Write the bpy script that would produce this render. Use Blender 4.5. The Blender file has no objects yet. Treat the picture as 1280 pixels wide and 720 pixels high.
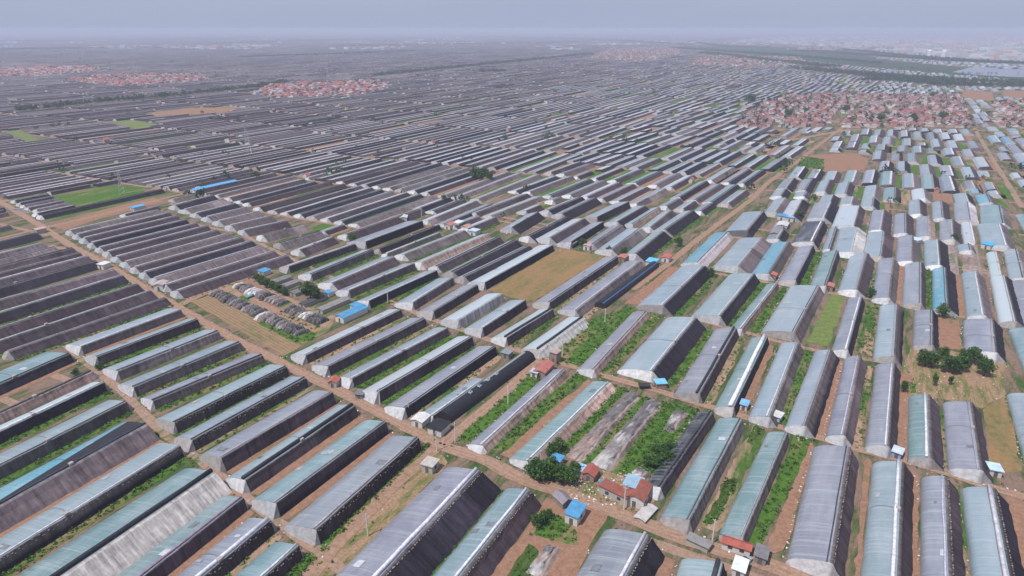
import bpy, math, random
import numpy as np
from mathutils import Vector
random.seed(7); rng = np.random.default_rng(7)
R = math.radians
scene = bpy.context.scene
COL = scene.collection

# ------------------------------------------------------------------ camera
H = 120.0                      # drone height, metres
F = 853.0                      # focal length in photo pixels (1280 wide)
HOR = 36.0                     # horizon row
PITCH = math.atan((360 - HOR) / F)
cam = bpy.data.cameras.new('camera'); cam.sensor_width = 36; cam.lens = F / 1280 * 36
cam.clip_start = 1; cam.clip_end = 60000
camo = bpy.data.objects.new('camera', cam); COL.objects.link(camo)
camo.location = (0, 0, H); camo.rotation_euler = (R(90) - PITCH, 0, 0)
scene.camera = camo

# ------------------------------------------------------------------ world, sun, exposure
SUN_EL, SUN_AZ = R(60), R(230)          # azimuth measured clockwise from +Y (the view heading)
w = bpy.data.worlds.new('World'); scene.world = w; w.use_nodes = True
nt = w.node_tree; bg = nt.nodes['Background']
sky = nt.nodes.new('ShaderNodeTexSky'); sky.sky_type = 'NISHITA'; sky.sun_disc = False
sky.sun_elevation = SUN_EL; sky.sun_rotation = SUN_AZ
sky.air_density = 1.0; sky.dust_density = 3.0; sky.ozone_density = 2.0
mx = nt.nodes.new('ShaderNodeMixRGB'); mx.inputs[0].default_value = 0.93
mx.inputs[2].default_value = (4.45, 4.72, 6.05, 1)     # the hazy lilac overcast veil of that day
tc = nt.nodes.new('ShaderNodeTexCoord'); mp = nt.nodes.new('ShaderNodeMapping'); mp.inputs['Scale'].default_value = (1.3, 1.3, 9)
cn = nt.nodes.new('ShaderNodeTexNoise'); cn.inputs['Scale'].default_value = 1.6; cn.inputs['Detail'].default_value = 4
cr = nt.nodes.new('ShaderNodeValToRGB'); cr.color_ramp.elements[0].position = .3; cr.color_ramp.elements[1].position = .75
cr.color_ramp.elements[0].color = (3.60, 4.10, 5.60, 1); cr.color_ramp.elements[1].color = (3.95, 4.45, 5.90, 1)      # faint unevenness of the hazy veil
nt.links.new(tc.outputs['Generated'], mp.inputs[0]); nt.links.new(mp.outputs[0], cn.inputs[0]); nt.links.new(cn.outputs[0], cr.inputs[0]); nt.links.new(cr.outputs[0], mx.inputs[2])
nt.links.new(sky.outputs[0], mx.inputs[1]); nt.links.new(mx.outputs[0], bg.inputs[0])
bg.inputs[1].default_value = 0.10
sun = bpy.data.lights.new('sun', 'SUN'); sun.energy = 4.3; sun.angle = R(0.6); sun.color = (1, .96, .91)
suno = bpy.data.objects.new('sun', sun); COL.objects.link(suno)
sd = Vector((math.sin(SUN_AZ) * math.cos(SUN_EL), math.cos(SUN_AZ) * math.cos(SUN_EL), math.sin(SUN_EL)))
suno.rotation_euler = sd.to_track_quat('Z', 'Y').to_euler(); suno.location = (0, 0, 400)
vs = scene.view_settings
vs.view_transform = 'Standard'; vs.look = 'None'; vs.gamma = 1; vs.exposure = 0.15; vs.use_curve_mapping = False
scene.cycles.max_bounces = 5; scene.cycles.volume_bounces = 0

# ------------------------------------------------------------------ helpers
CP, SP = math.cos(PITCH), math.sin(PITCH)
def G(u, v, z=0.0):
    """photo pixel -> point on the horizontal plane at height z"""
    dx, up, fw = u - 640, 360 - v, F
    d = Vector((dx, fw * CP + up * SP, up * CP - fw * SP))
    k = (z - H) / d.z
    return Vector((d.x * k, d.y * k, z))
def PX(x, y, z=0.0):
    ry, rz = y, z - H
    f = ry * CP - rz * SP; up = ry * SP + rz * CP
    return 640 + F * x / f, 360 - F * up / f

def mesh_obj(name, V, Fc, mats, parent=None, mi=None, uv=None, col=None, smooth=False):
    me = bpy.data.meshes.new(name)
    V = np.asarray(V, dtype=np.float64)
    me.from_pydata(V.tolist() if len(V) < 200 else V, [], Fc if not isinstance(Fc, np.ndarray) else Fc.tolist())
    for m in (mats if isinstance(mats, (list, tuple)) else [mats]): me.materials.append(m)
    if mi is not None: me.polygons.foreach_set('material_index', np.asarray(mi, dtype=np.int32))
    if uv is not None or col is not None:
        li = np.empty(len(me.loops), dtype=np.int32); me.loops.foreach_get('vertex_index', li)
        if uv is not None:
            l = me.uv_layers.new(name='UVMap'); l.data.foreach_set('uv', np.asarray(uv, dtype=np.float32)[li].ravel())
        if col is not None:
            c = np.asarray(col, dtype=np.float32)
            if c.ndim == 1: c = np.tile(c, (len(V), 1))
            c4 = np.ones((len(V), 4), dtype=np.float32); c4[:, :3] = c
            a = me.color_attributes.new('col', 'FLOAT_COLOR', 'POINT'); a.data.foreach_set('color', c4.ravel())
    if smooth: me.polygons.foreach_set('use_smooth', [True] * len(me.polygons))
    me.update()
    o = bpy.data.objects.new(name, me); COL.objects.link(o)
    if parent is not None: o.parent = parent
    return o
def tag(o, label=None, cat=None, group=None, kind=None):
    if label: o['label'] = label
    if cat: o['category'] = cat
    if group: o['group'] = group
    if kind: o['kind'] = kind
    return o
def empty(name, loc=(0, 0, 0), rz=0):
    o = bpy.data.objects.new(name, None); COL.objects.link(o); o.location = loc; o.rotation_euler = (0, 0, rz)
    o.empty_display_size = .5
    return o

class MB:
    """collects simple solids into one mesh"""
    def __init__(s): s.V = []; s.F = []; s.MI = []; s.C = []
    def add(s, V, Fc, mi=0, c=(1, 1, 1)):
        b = len(s.V); s.V += [tuple(v) for v in V]; s.F += [tuple(i + b for i in f) for f in Fc]
        s.MI += [mi] * len(Fc); s.C += [tuple(c)] * len(V)
    def box(s, x0, x1, y0, y1, z0, z1, mi=0, c=(1, 1, 1)):
        V = [(x, y, z) for z in (z0, z1) for y in (y0, y1) for x in (x0, x1)]
        s.add(V, [(0, 2, 3, 1), (4, 5, 7, 6), (0, 1, 5, 4), (2, 6, 7, 3), (0, 4, 6, 2), (1, 3, 7, 5)], mi, c)
    def tube(s, pts, rad, n=6, mi=0, c=(1, 1, 1)):
        V = []; Fc = []
        for i, p in enumerate(pts):
            p = Vector(p); a = Vector(pts[max(i - 1, 0)]); b = Vector(pts[min(i + 1, len(pts) - 1)])
            d = (b - a).normalized(); u = d.orthogonal().normalized(); q = d.cross(u)
            r = rad[i] if isinstance(rad, (list, tuple)) else rad
            for k in range(n):
                t = 2 * math.pi * k / n; V.append(p + (u * math.cos(t) + q * math.sin(t)) * r)
        for i in range(len(pts) - 1):
            for k in range(n):
                Fc.append((i * n + k, i * n + (k + 1) % n, (i + 1) * n + (k + 1) % n, (i + 1) * n + k))
        Fc.append(tuple(range(n))[::-1]); Fc.append(tuple((len(pts) - 1) * n + k for k in range(n)))
        s.add(V, Fc, mi, c)
    def build(s, name, mats, parent=None, smooth=False):
        return mesh_obj(name, s.V, s.F, mats, parent, s.MI, None, np.array(s.C), smooth)

# ------------------------------------------------------------------ materials
def newmat(name, rough=.8, spec=.2):
    m = bpy.data.materials.new(name); m.use_nodes = True; n = m.node_tree.nodes; l = m.node_tree.links
    b = n['Principled BSDF']; b.inputs['Roughness'].default_value = rough
    b.inputs['Specular IOR Level'].default_value = spec
    return m, n, l, b
def N(n, t, **k):
    x = n.new(t)
    for a, v in k.items():
        if a in ('op',): x.operation = v
        else: setattr(x, a, v)
    return x
def mixc(n, l, fac, a, b, mode='MIX'):
    x = n.new('ShaderNodeMixRGB'); x.blend_type = mode
    for i, v in ((0, fac), (1, a), (2, b)):
        if hasattr(v, 'is_linked') or hasattr(v, 'links'): l.new(v, x.inputs[i])
        elif i == 0: x.inputs[0].default_value = v
        else: x.inputs[i].default_value = (*v, 1)
    return x.outputs[0]
def ramp(n, l, src, p0, p1, c0=(0, 0, 0), c1=(1, 1, 1)):
    r = n.new('ShaderNodeValToRGB'); e = r.color_ramp.elements
    e[0].position, e[1].position = p0, p1; e[0].color = (*c0, 1); e[1].color = (*c1, 1)
    l.new(src, r.inputs[0]); return r.outputs[0]
def noise(n, l, vec, scale, detail=4, rough=.55, dist=0):
    x = n.new('ShaderNodeTexNoise'); x.inputs['Scale'].default_value = scale; x.inputs['Detail'].default_value = detail
    x.inputs['Roughness'].default_value = rough; x.inputs['Distortion'].default_value = dist
    if vec is not None: l.new(vec, x.inputs['Vector'])
    return x.outputs['Fac']
def mapping(n, l, src, scale=(1, 1, 1), rot=(0, 0, 0), loc=(0, 0, 0)):
    x = n.new('ShaderNodeMapping'); x.inputs['Scale'].default_value = scale; x.inputs['Rotation'].default_value = rot
    x.inputs['Location'].default_value = loc; l.new(src, x.inputs['Vector']); return x.outputs[0]
def bump(n, l, h, strength, dist, b):
    x = n.new('ShaderNodeBump'); x.inputs['Strength'].default_value = strength; x.inputs['Distance'].default_value = dist
    l.new(h, x.inputs['Height']); l.new(x.outputs[0], b.inputs['Normal'])
def attr(n, name='col'):
    x = n.new('ShaderNodeAttribute'); x.attribute_name = name; return x.outputs['Color']
THETA = R(28.2)            # the greenhouses' long axis, clockwise from the heading

def mat_film():
    m, n, l, b = newmat('greenhouse_film', .30, .6)
    uvn = n.new('ShaderNodeUVMap').outputs[0]; c = attr(n)
    pos = n.new('ShaderNodeNewGeometry').outputs['Position']
    streak = noise(n, l, mapping(n, l, uvn, (.9, .05, 1)), 1, 5, .65)
    blot = noise(n, l, mapping(n, l, uvn, (.05, .30, 1)), 1, 6, .7)
    c2 = mixc(n, l, ramp(n, l, streak, .50, .95, (0,) * 3, (.75,) * 3), c, (.52, .57, .60))
    k = n.new('ShaderNodeMath'); k.operation = 'MULTIPLY'; l.new(ramp(n, l, blot, .45, .70), k.inputs[0]); k.inputs[1].default_value = .38
    c3 = mixc(n, l, k.outputs[0], c2, (.42, .45, .48))
    rib = n.new('ShaderNodeTexWave'); rib.wave_type = 'BANDS'; rib.bands_direction = 'X'
    rib.inputs['Scale'].default_value = .5; rib.inputs['Distortion'].default_value = .4
    l.new(uvn, rib.inputs['Vector'])
    r1 = ramp(n, l, rib.outputs['Fac'], .0, .25, (.88, .88, .89), (1, 1, 1))
    c4 = mixc(n, l, 1.0, c3, r1, 'MULTIPLY')
    l.new(c4, b.inputs['Base Color'])
    bump(n, l, noise(n, l, mapping(n, l, uvn, (1.4, .22, 1)), 1, 5, .65), .75, .3, b)
    return m
def mat_wall():
    m, n, l, b = newmat('felt_covered_wall', .85, .15)
    uvn = n.new('ShaderNodeUVMap').outputs[0]; c = attr(n)
    pos = n.new('ShaderNodeNewGeometry').outputs['Position']
    streak = noise(n, l, mapping(n, l, uvn, (.8, .10, 1)), 1, 5, .7)
    blot = noise(n, l, pos, .5, 6, .7)
    c2 = mixc(n, l, 1.0, c, ramp(n, l, streak, .30, .72, (.50, .48, .48), (1.6, 1.57, 1.55)), 'MULTIPLY')
    c3 = mixc(n, l, 1.0, c2, ramp(n, l, blot, .25, .8, (.7, .68, .68), (1.35, 1.33, 1.3)), 'MULTIPLY')
    l.new(c3, b.inputs['Base Color'])
    bump(n, l, noise(n, l, mapping(n, l, uvn, (1.0, .15, 1)), 1, 4), .6, .3, b)
    return m
def mat_plain(name, rough=.7, spec=.3, var=.25, scale=1.5):
    m, n, l, b = newmat(name, rough, spec); c = attr(n)
    pos = n.new('ShaderNodeNewGeometry').outputs['Position']
    f = ramp(n, l, noise(n, l, pos, scale, 5, .65), .25, .8, (1 - var,) * 3, (1 + var,) * 3)
    l.new(mixc(n, l, 1.0, c, f, 'MULTIPLY'), b.inputs['Base Color'])
    bump(n, l, noise(n, l, pos, scale * 2, 4), .3, .1, b)
    return m
def mat_leaf():
    m, n, l, b = newmat('leaves', .6, .25); c = attr(n)
    l.new(c, b.inputs['Base Color'])
    t = n.new('ShaderNodeBsdfTranslucent'); l.new(c, t.inputs[0])
    ms = n.new('ShaderNodeMixShader'); ms.inputs[0].default_value = .25
    l.new(b.outputs[0], ms.inputs[1]); l.new(t.outputs[0], ms.inputs[2])
    l.new(ms.outputs[0], n['Material Output'].inputs[0]); return m
def mat_ground(name, soil=(.27, .165, .115), soil2=(.36, .25, .19), grass=(.055, .12, .022), green=.5, sc=1.0, furrow=0, rot=None, far=False):
    m, n, l, b = newmat(name, .95, .05)
    pos = n.new('ShaderNodeNewGeometry').outputs['Position']
    rz = mapping(n, l, pos, (1, 1, 1), (0, 0, THETA if rot is None else rot))
    n1 = noise(n, l, rz, .35 * sc, 8, .7)
    cs = mixc(n, l, ramp(n, l, n1, .3, .7), soil, soil2)
    fine = noise(n, l, pos, 1.6, 6, .75)
    cs = mixc(n, l, 1.0, cs, ramp(n, l, fine, .2, .8, (.68, .66, .64), (1.3, 1.3, 1.3)), 'MULTIPLY')
    ng = noise(n, l, mapping(n, l, rz, (.10 * sc, .018 * sc, 1)), 1, 9, .72, .3)
    gm = ramp(n, l, ng, max(0, .62 - green * .3), min(1, .70 - green * .3 + .04))
    nv = noise(n, l, pos, .45, 6, .75)
    gcol = mixc(n, l, ramp(n, l, nv, .3, .72), (grass[0] * .55, grass[1] * .55, grass[2] * .7), (grass[0] * 1.45, grass[1] * 1.3, grass[2] * 1.3))
    c = mixc(n, l, gm, cs, gcol)
    h = fine
    if furrow:
        wv = n.new('ShaderNodeTexWave'); wv.bands_direction = 'X'; wv.inputs['Scale'].default_value = .314 / furrow
        wv.inputs['Distortion'].default_value = 1.2; wv.inputs['Detail'].default_value = 3; wv.inputs['Detail Scale'].default_value = 1.5
        l.new(rz, wv.inputs['Vector'])
        c = mixc(n, l, ramp(n, l, wv.outputs['Fac'], .2, .8, (.0,) * 3, (.3,) * 3), c, (soil[0] * .55, soil[1] * .6, soil[2] * .55)); h = wv.outputs['Fac']
    l.new(c, b.inputs['Base Color'])
    bump(n, l, h, .5, .25, b)
    return m
M = {}
_a, _b = G(238, 377), G(355, 445); TILL = math.atan2(_b.x - _a.x, _b.y - _a.y)
M['film'] = mat_film(); M['wall'] = mat_wall()
M['end'] = mat_plain('white_plastic_sheet', .45, .4, .35, .8)
M['paint'] = mat_plain('painted_surface', .6, .3, .15, 1.2)
M['roofing'] = mat_plain('roofing', .7, .25, .3, .7)
M['metal'] = mat_plain('metal_or_concrete', .55, .4, .15, 2)
M['cloth'] = mat_plain('tarpaulin', .6, .3, .45, 1.0)
M['leaf'] = mat_leaf()
M['bark'] = mat_plain('bark', .9, .1, .3, 4)
M['ground'] = mat_ground('field_soil_and_weeds', (.150, .100, .078), (.235, .165, .130), (.050, .090, .026), green=.56, sc=1.8)
M['road'] = mat_ground('dirt_road', (.21, .122, .080), (.34, .230, .172), green=.06, sc=1.5)
M['lane'] = mat_ground('dirt_lane', (.22, .135, .095), (.34, .24, .19), green=.3, sc=1.8)
M['green'] = mat_ground('weedy_ground', (.20, .14, .08), (.26, .18, .11), (.062, .138, .021), green=.88)
M['mixed'] = mat_ground('weeds_and_soil', green=.62)
M['soil'] = mat_ground('bare_red_soil', (.20, .105, .068), (.30, .185, .13), green=.12, sc=1.6)
M['rubbly'] = mat_ground('dry_waste_ground', (.19, .115, .068), (.36, .25, .17), (.12, .14, .045), green=.5, sc=3.5)
M['stubble'] = mat_ground('stubble', (.205, .125, .06), (.285, .185, .095), (.17, .15, .06), green=.55, sc=1.5)
M['tilled'] = mat_ground('tilled_rows', (.215, .145, .085), (.29, .20, .125), (.10, .13, .045), green=.35, furrow=1.5, rot=TILL)
M['crops'] = mat_ground('crop_rows', (.24, .16, .09), (.27, .18, .11), (.04, .09, .018), green=1.3, furrow=1.6)
M['lawn'] = mat_ground('pale_grass', (.24, .19, .08), (.28, .2, .1), (.13, .185, .05), green=.95)

# ------------------------------------------------------------------ occupancy of the ground (2 m cells)
OX0, OY0, OC = -1700.0, 0.0, 2.0
ONX, ONY = 1700, 900
OCC = np.zeros((ONX, ONY), dtype=bool)
def occ_poly(pts, grow=0.0):
    P = np.array([(p[0], p[1]) for p in pts]); c = P.mean(0)
    if grow:
        d = P - c; P = P + d / np.maximum(np.linalg.norm(d, axis=1, keepdims=True), 1e-6) * grow
    x0, y0 = np.floor((P.min(0) - (OX0, OY0)) / OC).astype(int); x1, y1 = np.ceil((P.max(0) - (OX0, OY0)) / OC).astype(int)
    x0, y0 = max(x0, 0), max(y0, 0); x1, y1 = min(x1, ONX - 1), min(y1, ONY - 1)
    if x1 <= x0 or y1 <= y0: return
    X, Y = np.meshgrid(OX0 + (np.arange(x0, x1 + 1) + .5) * OC, OY0 + (np.arange(y0, y1 + 1) + .5) * OC, indexing='ij')
    ins = np.zeros(X.shape, dtype=bool); j = len(P) - 1
    for i in range(len(P)):
        xi, yi = P[i]; xj, yj = P[j]
        cnd = ((yi > Y) != (yj > Y)) & (X < (xj - xi) * (Y - yi) / (yj - yi + 1e-12) + xi); ins ^= cnd; j = i
    OCC[x0:x1 + 1, y0:y1 + 1] |= ins
def occ_hit(px, py):
    i = ((px - OX0) / OC).astype(int); j = ((py - OY0) / OC).astype(int)
    ok = (i >= 0) & (i < ONX) & (j >= 0) & (j < ONY)
    r = np.zeros(px.shape, dtype=bool); r[ok] = OCC[i[ok], j[ok]]; return r

# ------------------------------------------------------------------ ground, fields, roads (the setting)
def ribbon(pts, width, z):
    P = [Vector((p[0], p[1], 0)) for p in pts]; Q = []
    for i in range(len(P) - 1):
        n = max(1, int((P[i + 1] - P[i]).length / 4))
        for k in range(n): Q.append(P[i].lerp(P[i + 1], k / n))
    Q.append(P[-1]); V = []; Fc = []
    for i, q in enumerate(Q):
        d = (Q[min(i + 2, len(Q) - 1)] - Q[max(i - 2, 0)]).normalized(); nn = Vector((-d.y, d.x, 0))
        wl = width / 2 * random.uniform(.85, 1.15); wr = width / 2 * random.uniform(.85, 1.15)
        for k in (-1, -.33, .33, 1): 
            o = q + nn * (k * (wl if k > 0 else wr)); V.append((o.x, o.y, z))
    for i in range(len(Q) - 1):
        for k in range(3): Fc.append((i * 4 + k, i * 4 + 4 + k, i * 4 + 5 + k, i * 4 + 1 + k)[::-1])
    return V, Fc
mesh_obj('ground', [(-26000, -300, 0), (26000, -300, 0), (26000, 40000, 0), (-26000, 40000, 0)], [(0, 1, 2, 3)], M['ground'])['kind'] = 'structure'
SHEET = [0]
def field(name, px, mat, z=None, occ=True):
    SHEET[0] += 1
    z = .02 + .004 * (SHEET[0] % 20) if z is None else z
    pts = [G(u, v) for u, v in px]
    # ragged outline
    V = []
    for i, p in enumerate(pts):
        q = pts[(i + 1) % len(pts)]; n = max(2, int((q - p).length / 3))
        for k in range(n):
            r = p.lerp(q, k / n); V.append((r.x + random.uniform(-.5, .5), r.y + random.uniform(-.5, .5), z))
    o = mesh_obj(name, V, [tuple(range(len(V)))], M[mat]); o['kind'] = 'structure'
    if o.data.polygons[0].normal.z < 0: o.data.flip_normals()
    if occ: occ_poly(pts)
    return pts
ROADS = []
def road(name, px, width, mat='road', z=.11, occ=True):
    pts = [G(u, v) if isinstance(u, (int, float)) else u for u, v in px]
    V, Fc = ribbon(pts, width, z); o = mesh_obj(name, V, Fc, M[mat]); o['kind'] = 'structure'
    if occ:
        for a, b in zip(pts[:-1], pts[1:]):
            d = (b - a).normalized(); nn = Vector((-d.y, d.x, 0)) * (width / 2 + .8)
            occ_poly([a + nn, b + nn, b - nn, a - nn])
    ROADS.append((pts, width))
# --- roads and lanes
road('main_dirt_road', [(-60, 222), (0, 252), (52, 283), (90, 308), (140, 335), (180, 360), (222, 384), (270, 412), (320, 438), (375, 465), (430, 492), (480, 518), (520, 540), (548, 556), (600, 572), (655, 600), (700, 614), (750, 633), (817, 659), (883, 682), (950, 702), (1000, 722), (1060, 750)], 4.8)
road('cross_lane', [(480, 374), (501, 383), (534, 397), (576, 412), (642, 436), (675, 448), (722, 460), (780, 477), (817, 487), (883, 507), (950, 527), (1030, 549), (1075, 562), (1125, 574), (1184, 591), (1230, 607), (1290, 624)], 3.6, 'road', .115)
road('farm_track', [(552, 556), (590, 524), (633, 489), (655, 468), (672, 450)], 4.0, 'road', .12)
road('narrow_lane', [(60, 418), (83, 432), (107, 453), (127, 468), (162, 497), (175, 513), (208, 545), (250, 575), (293, 610), (321, 632), (355, 658), (386, 680), (430, 716)], 3.0, 'lane', .1)
road('axis_road', [(790, 362), (835, 330), (865, 305), (902, 277), (940, 249), (959, 229), (990, 207), (1012, 190), (1059, 155), (1090, 120)], 4.2, 'road', .11)
road('soil_track', [(546, 560), (500, 600), (440, 660), (385, 722)], 4.0, 'road', .125)
road('branch_lane', [(60, 284), (120, 270), (190, 252), (245, 238)], 4.5, 'road', .1)
road('branch_lane', [(45, 287), (0, 298), (-60, 311)], 4.0, 'road', .1)
road('branch_lane', [(226, 381), (262, 364), (312, 346)], 4.0, 'road', .1)
road('yard_track', [(292, 357), (330, 382), (362, 397), (398, 414)], 4.0, 'road', .1, False)
road('yard_track', [(312, 347), (345, 367), (375, 380), (402, 398)], 2.5, 'lane', .1, False)
road('row_lane', [(212, 254), (255, 272), (290, 287), (330, 307), (372, 327), (425, 352)], 3.0, 'lane', .1)
road('row_lane', [(880, 402), (940, 418), (1000, 434), (1060, 446), (1125, 455)], 3.0, 'lane', .1)
road('row_lane', [(850, 333), (890, 341), (940, 350), (1000, 360), (1035, 366), (1120, 378), (1200, 396), (1280, 412)], 3.0, 'lane', .1)
road('row_lane', [(1218, 160), (1232, 185), (1255, 222), (1278, 260)], 4.0, 'lane', .1)
road('village_road', [(985, 176), (1060, 162), (1140, 161), (1218, 163), (1290, 167)], 7, 'lane', .1)
M['rut'] = mat_ground('wheel_ruts', (.23, .140, .098), (.365, .255, .198), green=.0, sc=2.5)
M['rutd'] = mat_ground('damp_ruts', (.14, .085, .06), (.22, .14, .10), green=.0, sc=2.5)
for pts, wd in list(ROADS[:3]):
    for off, mt, wdt in ((-.8, 'rut', .9), (.85, 'rut', .9)):
        Q = []
        for i, p in enumerate(pts):
            d = (pts[min(i + 1, len(pts) - 1)] - pts[max(i - 1, 0)]).normalized(); Q.append(p + Vector((-d.y, d.x, 0)) * (off + random.uniform(-.35, .35)))
        V, Fc = ribbon(Q, wdt, .135); mesh_obj('wheel_rut', V, Fc, M[mt])['kind'] = 'structure'
# --- fields and open ground
field('tilled_field', [(238, 377), (268, 367), (376, 432), (355, 446)], 'tilled')
field('stubble_field', [(612, 362), (700, 310), (757, 320), (668, 376), (640, 373)], 'stubble')
field('soil_strip', [(669, 376), (757, 320), (766, 321), (684, 378)], 'soil')
field('storage_yard', [(270, 366), (296, 347), (314, 345), (352, 368), (420, 396), (412, 412), (380, 432), (330, 402)], 'mixed')
field('yard_soil', [(286, 356), (312, 346), (350, 378), (345, 384), (420, 400), (398, 404), (330, 386)], 'soil', occ=False)
GREENS = []
def green(*px, mat='green', dens=1.0):
    GREENS.append(([G(u, v) for u, v in px], dens)); field('weedy_strip', px, mat)
green((738, 400), (790, 383), (798, 386), (728, 458), (690, 456), (672, 447), dens=.7)
green((812, 392), (826, 396), (768, 464), (748, 472), (745, 462))
green((618, 505), (668, 464), (692, 464), (588, 553), (570, 551), dens=.7)
green((722, 466), (732, 472), (632, 563), (606, 561))
field('soil_strip', [(735, 474), (743, 479), (640, 574), (626, 568)], 'soil')
green((770, 480), (785, 488), (708, 568), (686, 598), (668, 590), dens=1.3)
green((800, 494), (812, 497), (739, 578), (727, 578))
green((827, 503), (858, 508), (874, 513), (812, 598), (765, 592), dens=1.4)
field('field_strip', [(945, 528), (957, 540), (898, 665), (873, 657)], 'mixed')
green((905, 600), (926, 598), (893, 655), (881, 655), mat='crops', dens=1.3)
green((942, 532), (955, 538), (938, 557), (934, 553), mat='crops')
green((996, 545), (1014, 552), (952, 682), (934, 677))
field('soil_strip', [(1014, 553), (1019, 562), (980, 690), (955, 690)], 'soil')
field('soil_strip', [(1081, 572), (1090, 576), (1075, 722), (1068, 722)], 'soil')
field('soil_strip', [(1139, 585), (1148, 593), (1150, 722), (1136, 722)], 'soil')
field('field_strip', [(1193, 603), (1202, 612), (1213, 722), (1202, 722)], 'mixed')
field('bare_field', [(1256, 618), (1290, 626), (1290, 725), (1277, 725)], 'soil')
field('field_strip', [(1230, 512), (1256, 495), (1278, 590), (1238, 592)], 'stubble')
field('waste_ground', [(1128, 455), (1140, 434), (1170, 434), (1200, 441), (1255, 452), (1258, 492), (1228, 511), (1180, 499), (1130, 492)], 'rubbly')
field('garden_soil', [(682, 622), (762, 640), (748, 664), (720, 722), (616, 722), (642, 680)], 'soil')
green((672, 638), (690, 640), (722, 662), (722, 682), (695, 676), (664, 668), dens=1.4)
green((660, 680), (676, 690), (662, 722), (634, 722), mat='crops', dens=.6)
field('cleared_soil', [(545, 562), (561, 579), (541, 600), (426, 717), (370, 722), (470, 640), (520, 585)], 'rubbly')
green((529, 554), (537, 557), (500, 595), (455, 640), (400, 692), (374, 722), (354, 722), (393, 682), (430, 645), (480, 600), dens=1.5)
green((975, 362), (985, 362), (948, 415), (934, 412))
field('pale_lawn', [(1040, 366), (1056, 371), (1036, 432), (1008, 428)], 'lawn')
green((1085, 378), (1098, 382), (1090, 445), (1069, 440), mat='mixed', dens=.6)
field('soil_strip', [(1172, 393), (1198, 402), (1204, 438), (1174, 435)], 'soil')
field('soil_strip', [(780, 380), (838, 333), (856, 335), (800, 381)], 'soil')
field('soil_strip', [(60, 282), (120, 264), (192, 247), (205, 252), (130, 272), (80, 288)], 'soil')
field('green_field', [(64, 246), (130, 233), (182, 234), (180, 241), (100, 259)], 'green')
field('soil_field', [(186, 141), (240, 135), (300, 134), (280, 141), (195, 146)], 'soil')
field('pale_field', [(140, 152), (165, 150), (198, 156), (172, 162)], 'lawn')
field('pale_field', [(6, 164), (25, 163), (52, 176), (38, 178)], 'lawn')
field('dry_field', [(1012, 194), (1066, 191), (1086, 198), (1080, 212), (1040, 216), (994, 209)], 'soil')
green((1002, 195), (1030, 199), (1030, 213), (996, 208), dens=.6)
field('brown_field', [(1200, 113), (1240, 115), (1243, 126), (1203, 124)], 'soil')
field('brown_field', [(1252, 113), (1290, 114), (1290, 124), (1255, 122)], 'soil')
field('yard_ground', [(700, 600), (735, 580), (765, 590), (810, 600), (826, 618), (806, 640), (760, 632), (705, 614)], 'rubbly')
green((1130, 480), (1142, 472), (1145, 490), (1130, 492), dens=.5)
green((322, 404), (352, 388), (400, 408), (392, 424), (372, 430), dens=.5)

# ------------------------------------------------------------------ greenhouses
FILM = {'b': (.220, .282, .325), 't': (.150, .238, .256), 'g': (.200, .212, .258), 'c': (.09, .28, .37), 'w': (.40, .46, .50), 'k': (.016, .016, .022), 'd': (.10, .09, .10)}
WALL = {'k': (.021, .018, .027), 'd': (.056, .043, .052), 'm': (.118, .100, .106), 'l': (.40, .385, .395), 'p': (.27, .20, .175)}
FILM_W = {'b': 'blue-grey film', 't': 'teal film', 'g': 'plain grey film', 'c': 'bright cyan film', 'w': 'whitish film', 'k': 'black covered', 'd': 'dark sheeted'}
WALL_W = {'k': 'black', 'd': 'dark brown', 'm': 'grey streaked', 'l': 'pale', 'p': 'crumbling pinkish'}
ORD = ['first', 'second', 'third', 'fourth', 'fifth', 'sixth', 'seventh', 'eighth', 'ninth', 'tenth', 'eleventh', 'twelfth', 'thirteenth', 'fourteenth', 'fifteenth', 'sixteenth', 'seventeenth', 'eighteenth', 'nineteenth', 'twentieth']
def ordinal(i): return ORD[i] if i < 20 else '%d%s' % (i + 1, {1: 'st', 2: 'nd', 3: 'rd'}.get((i + 1) % 10 if (i + 1) % 100 not in (11, 12, 13) else 0, 'th'))
def jitc(c, a=.12):
    k = random.uniform(1 - a, 1 + a); return tuple(x * k * random.uniform(.97, 1.03) for x in c)
HOUSES = []     # (near point, axis, length, wf, wb, h, film, wall, opts, label)
def reg(P1, a, L, wf, wb, h, film, wall, label, **o):
    HOUSES.append((P1, a, L, wf, wb, h, film, wall, label, o))
    n = Vector((a.y, -a.x, 0)); P2 = P1 + a * L
    occ_poly([P1 - n * (wf + 1) - a * 2, P2 - n * (wf + 1) + a * 2, P2 + n * (wb + 1.5) + a * 2, P1 + n * (wb + 1.5) - a * 2])

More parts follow.
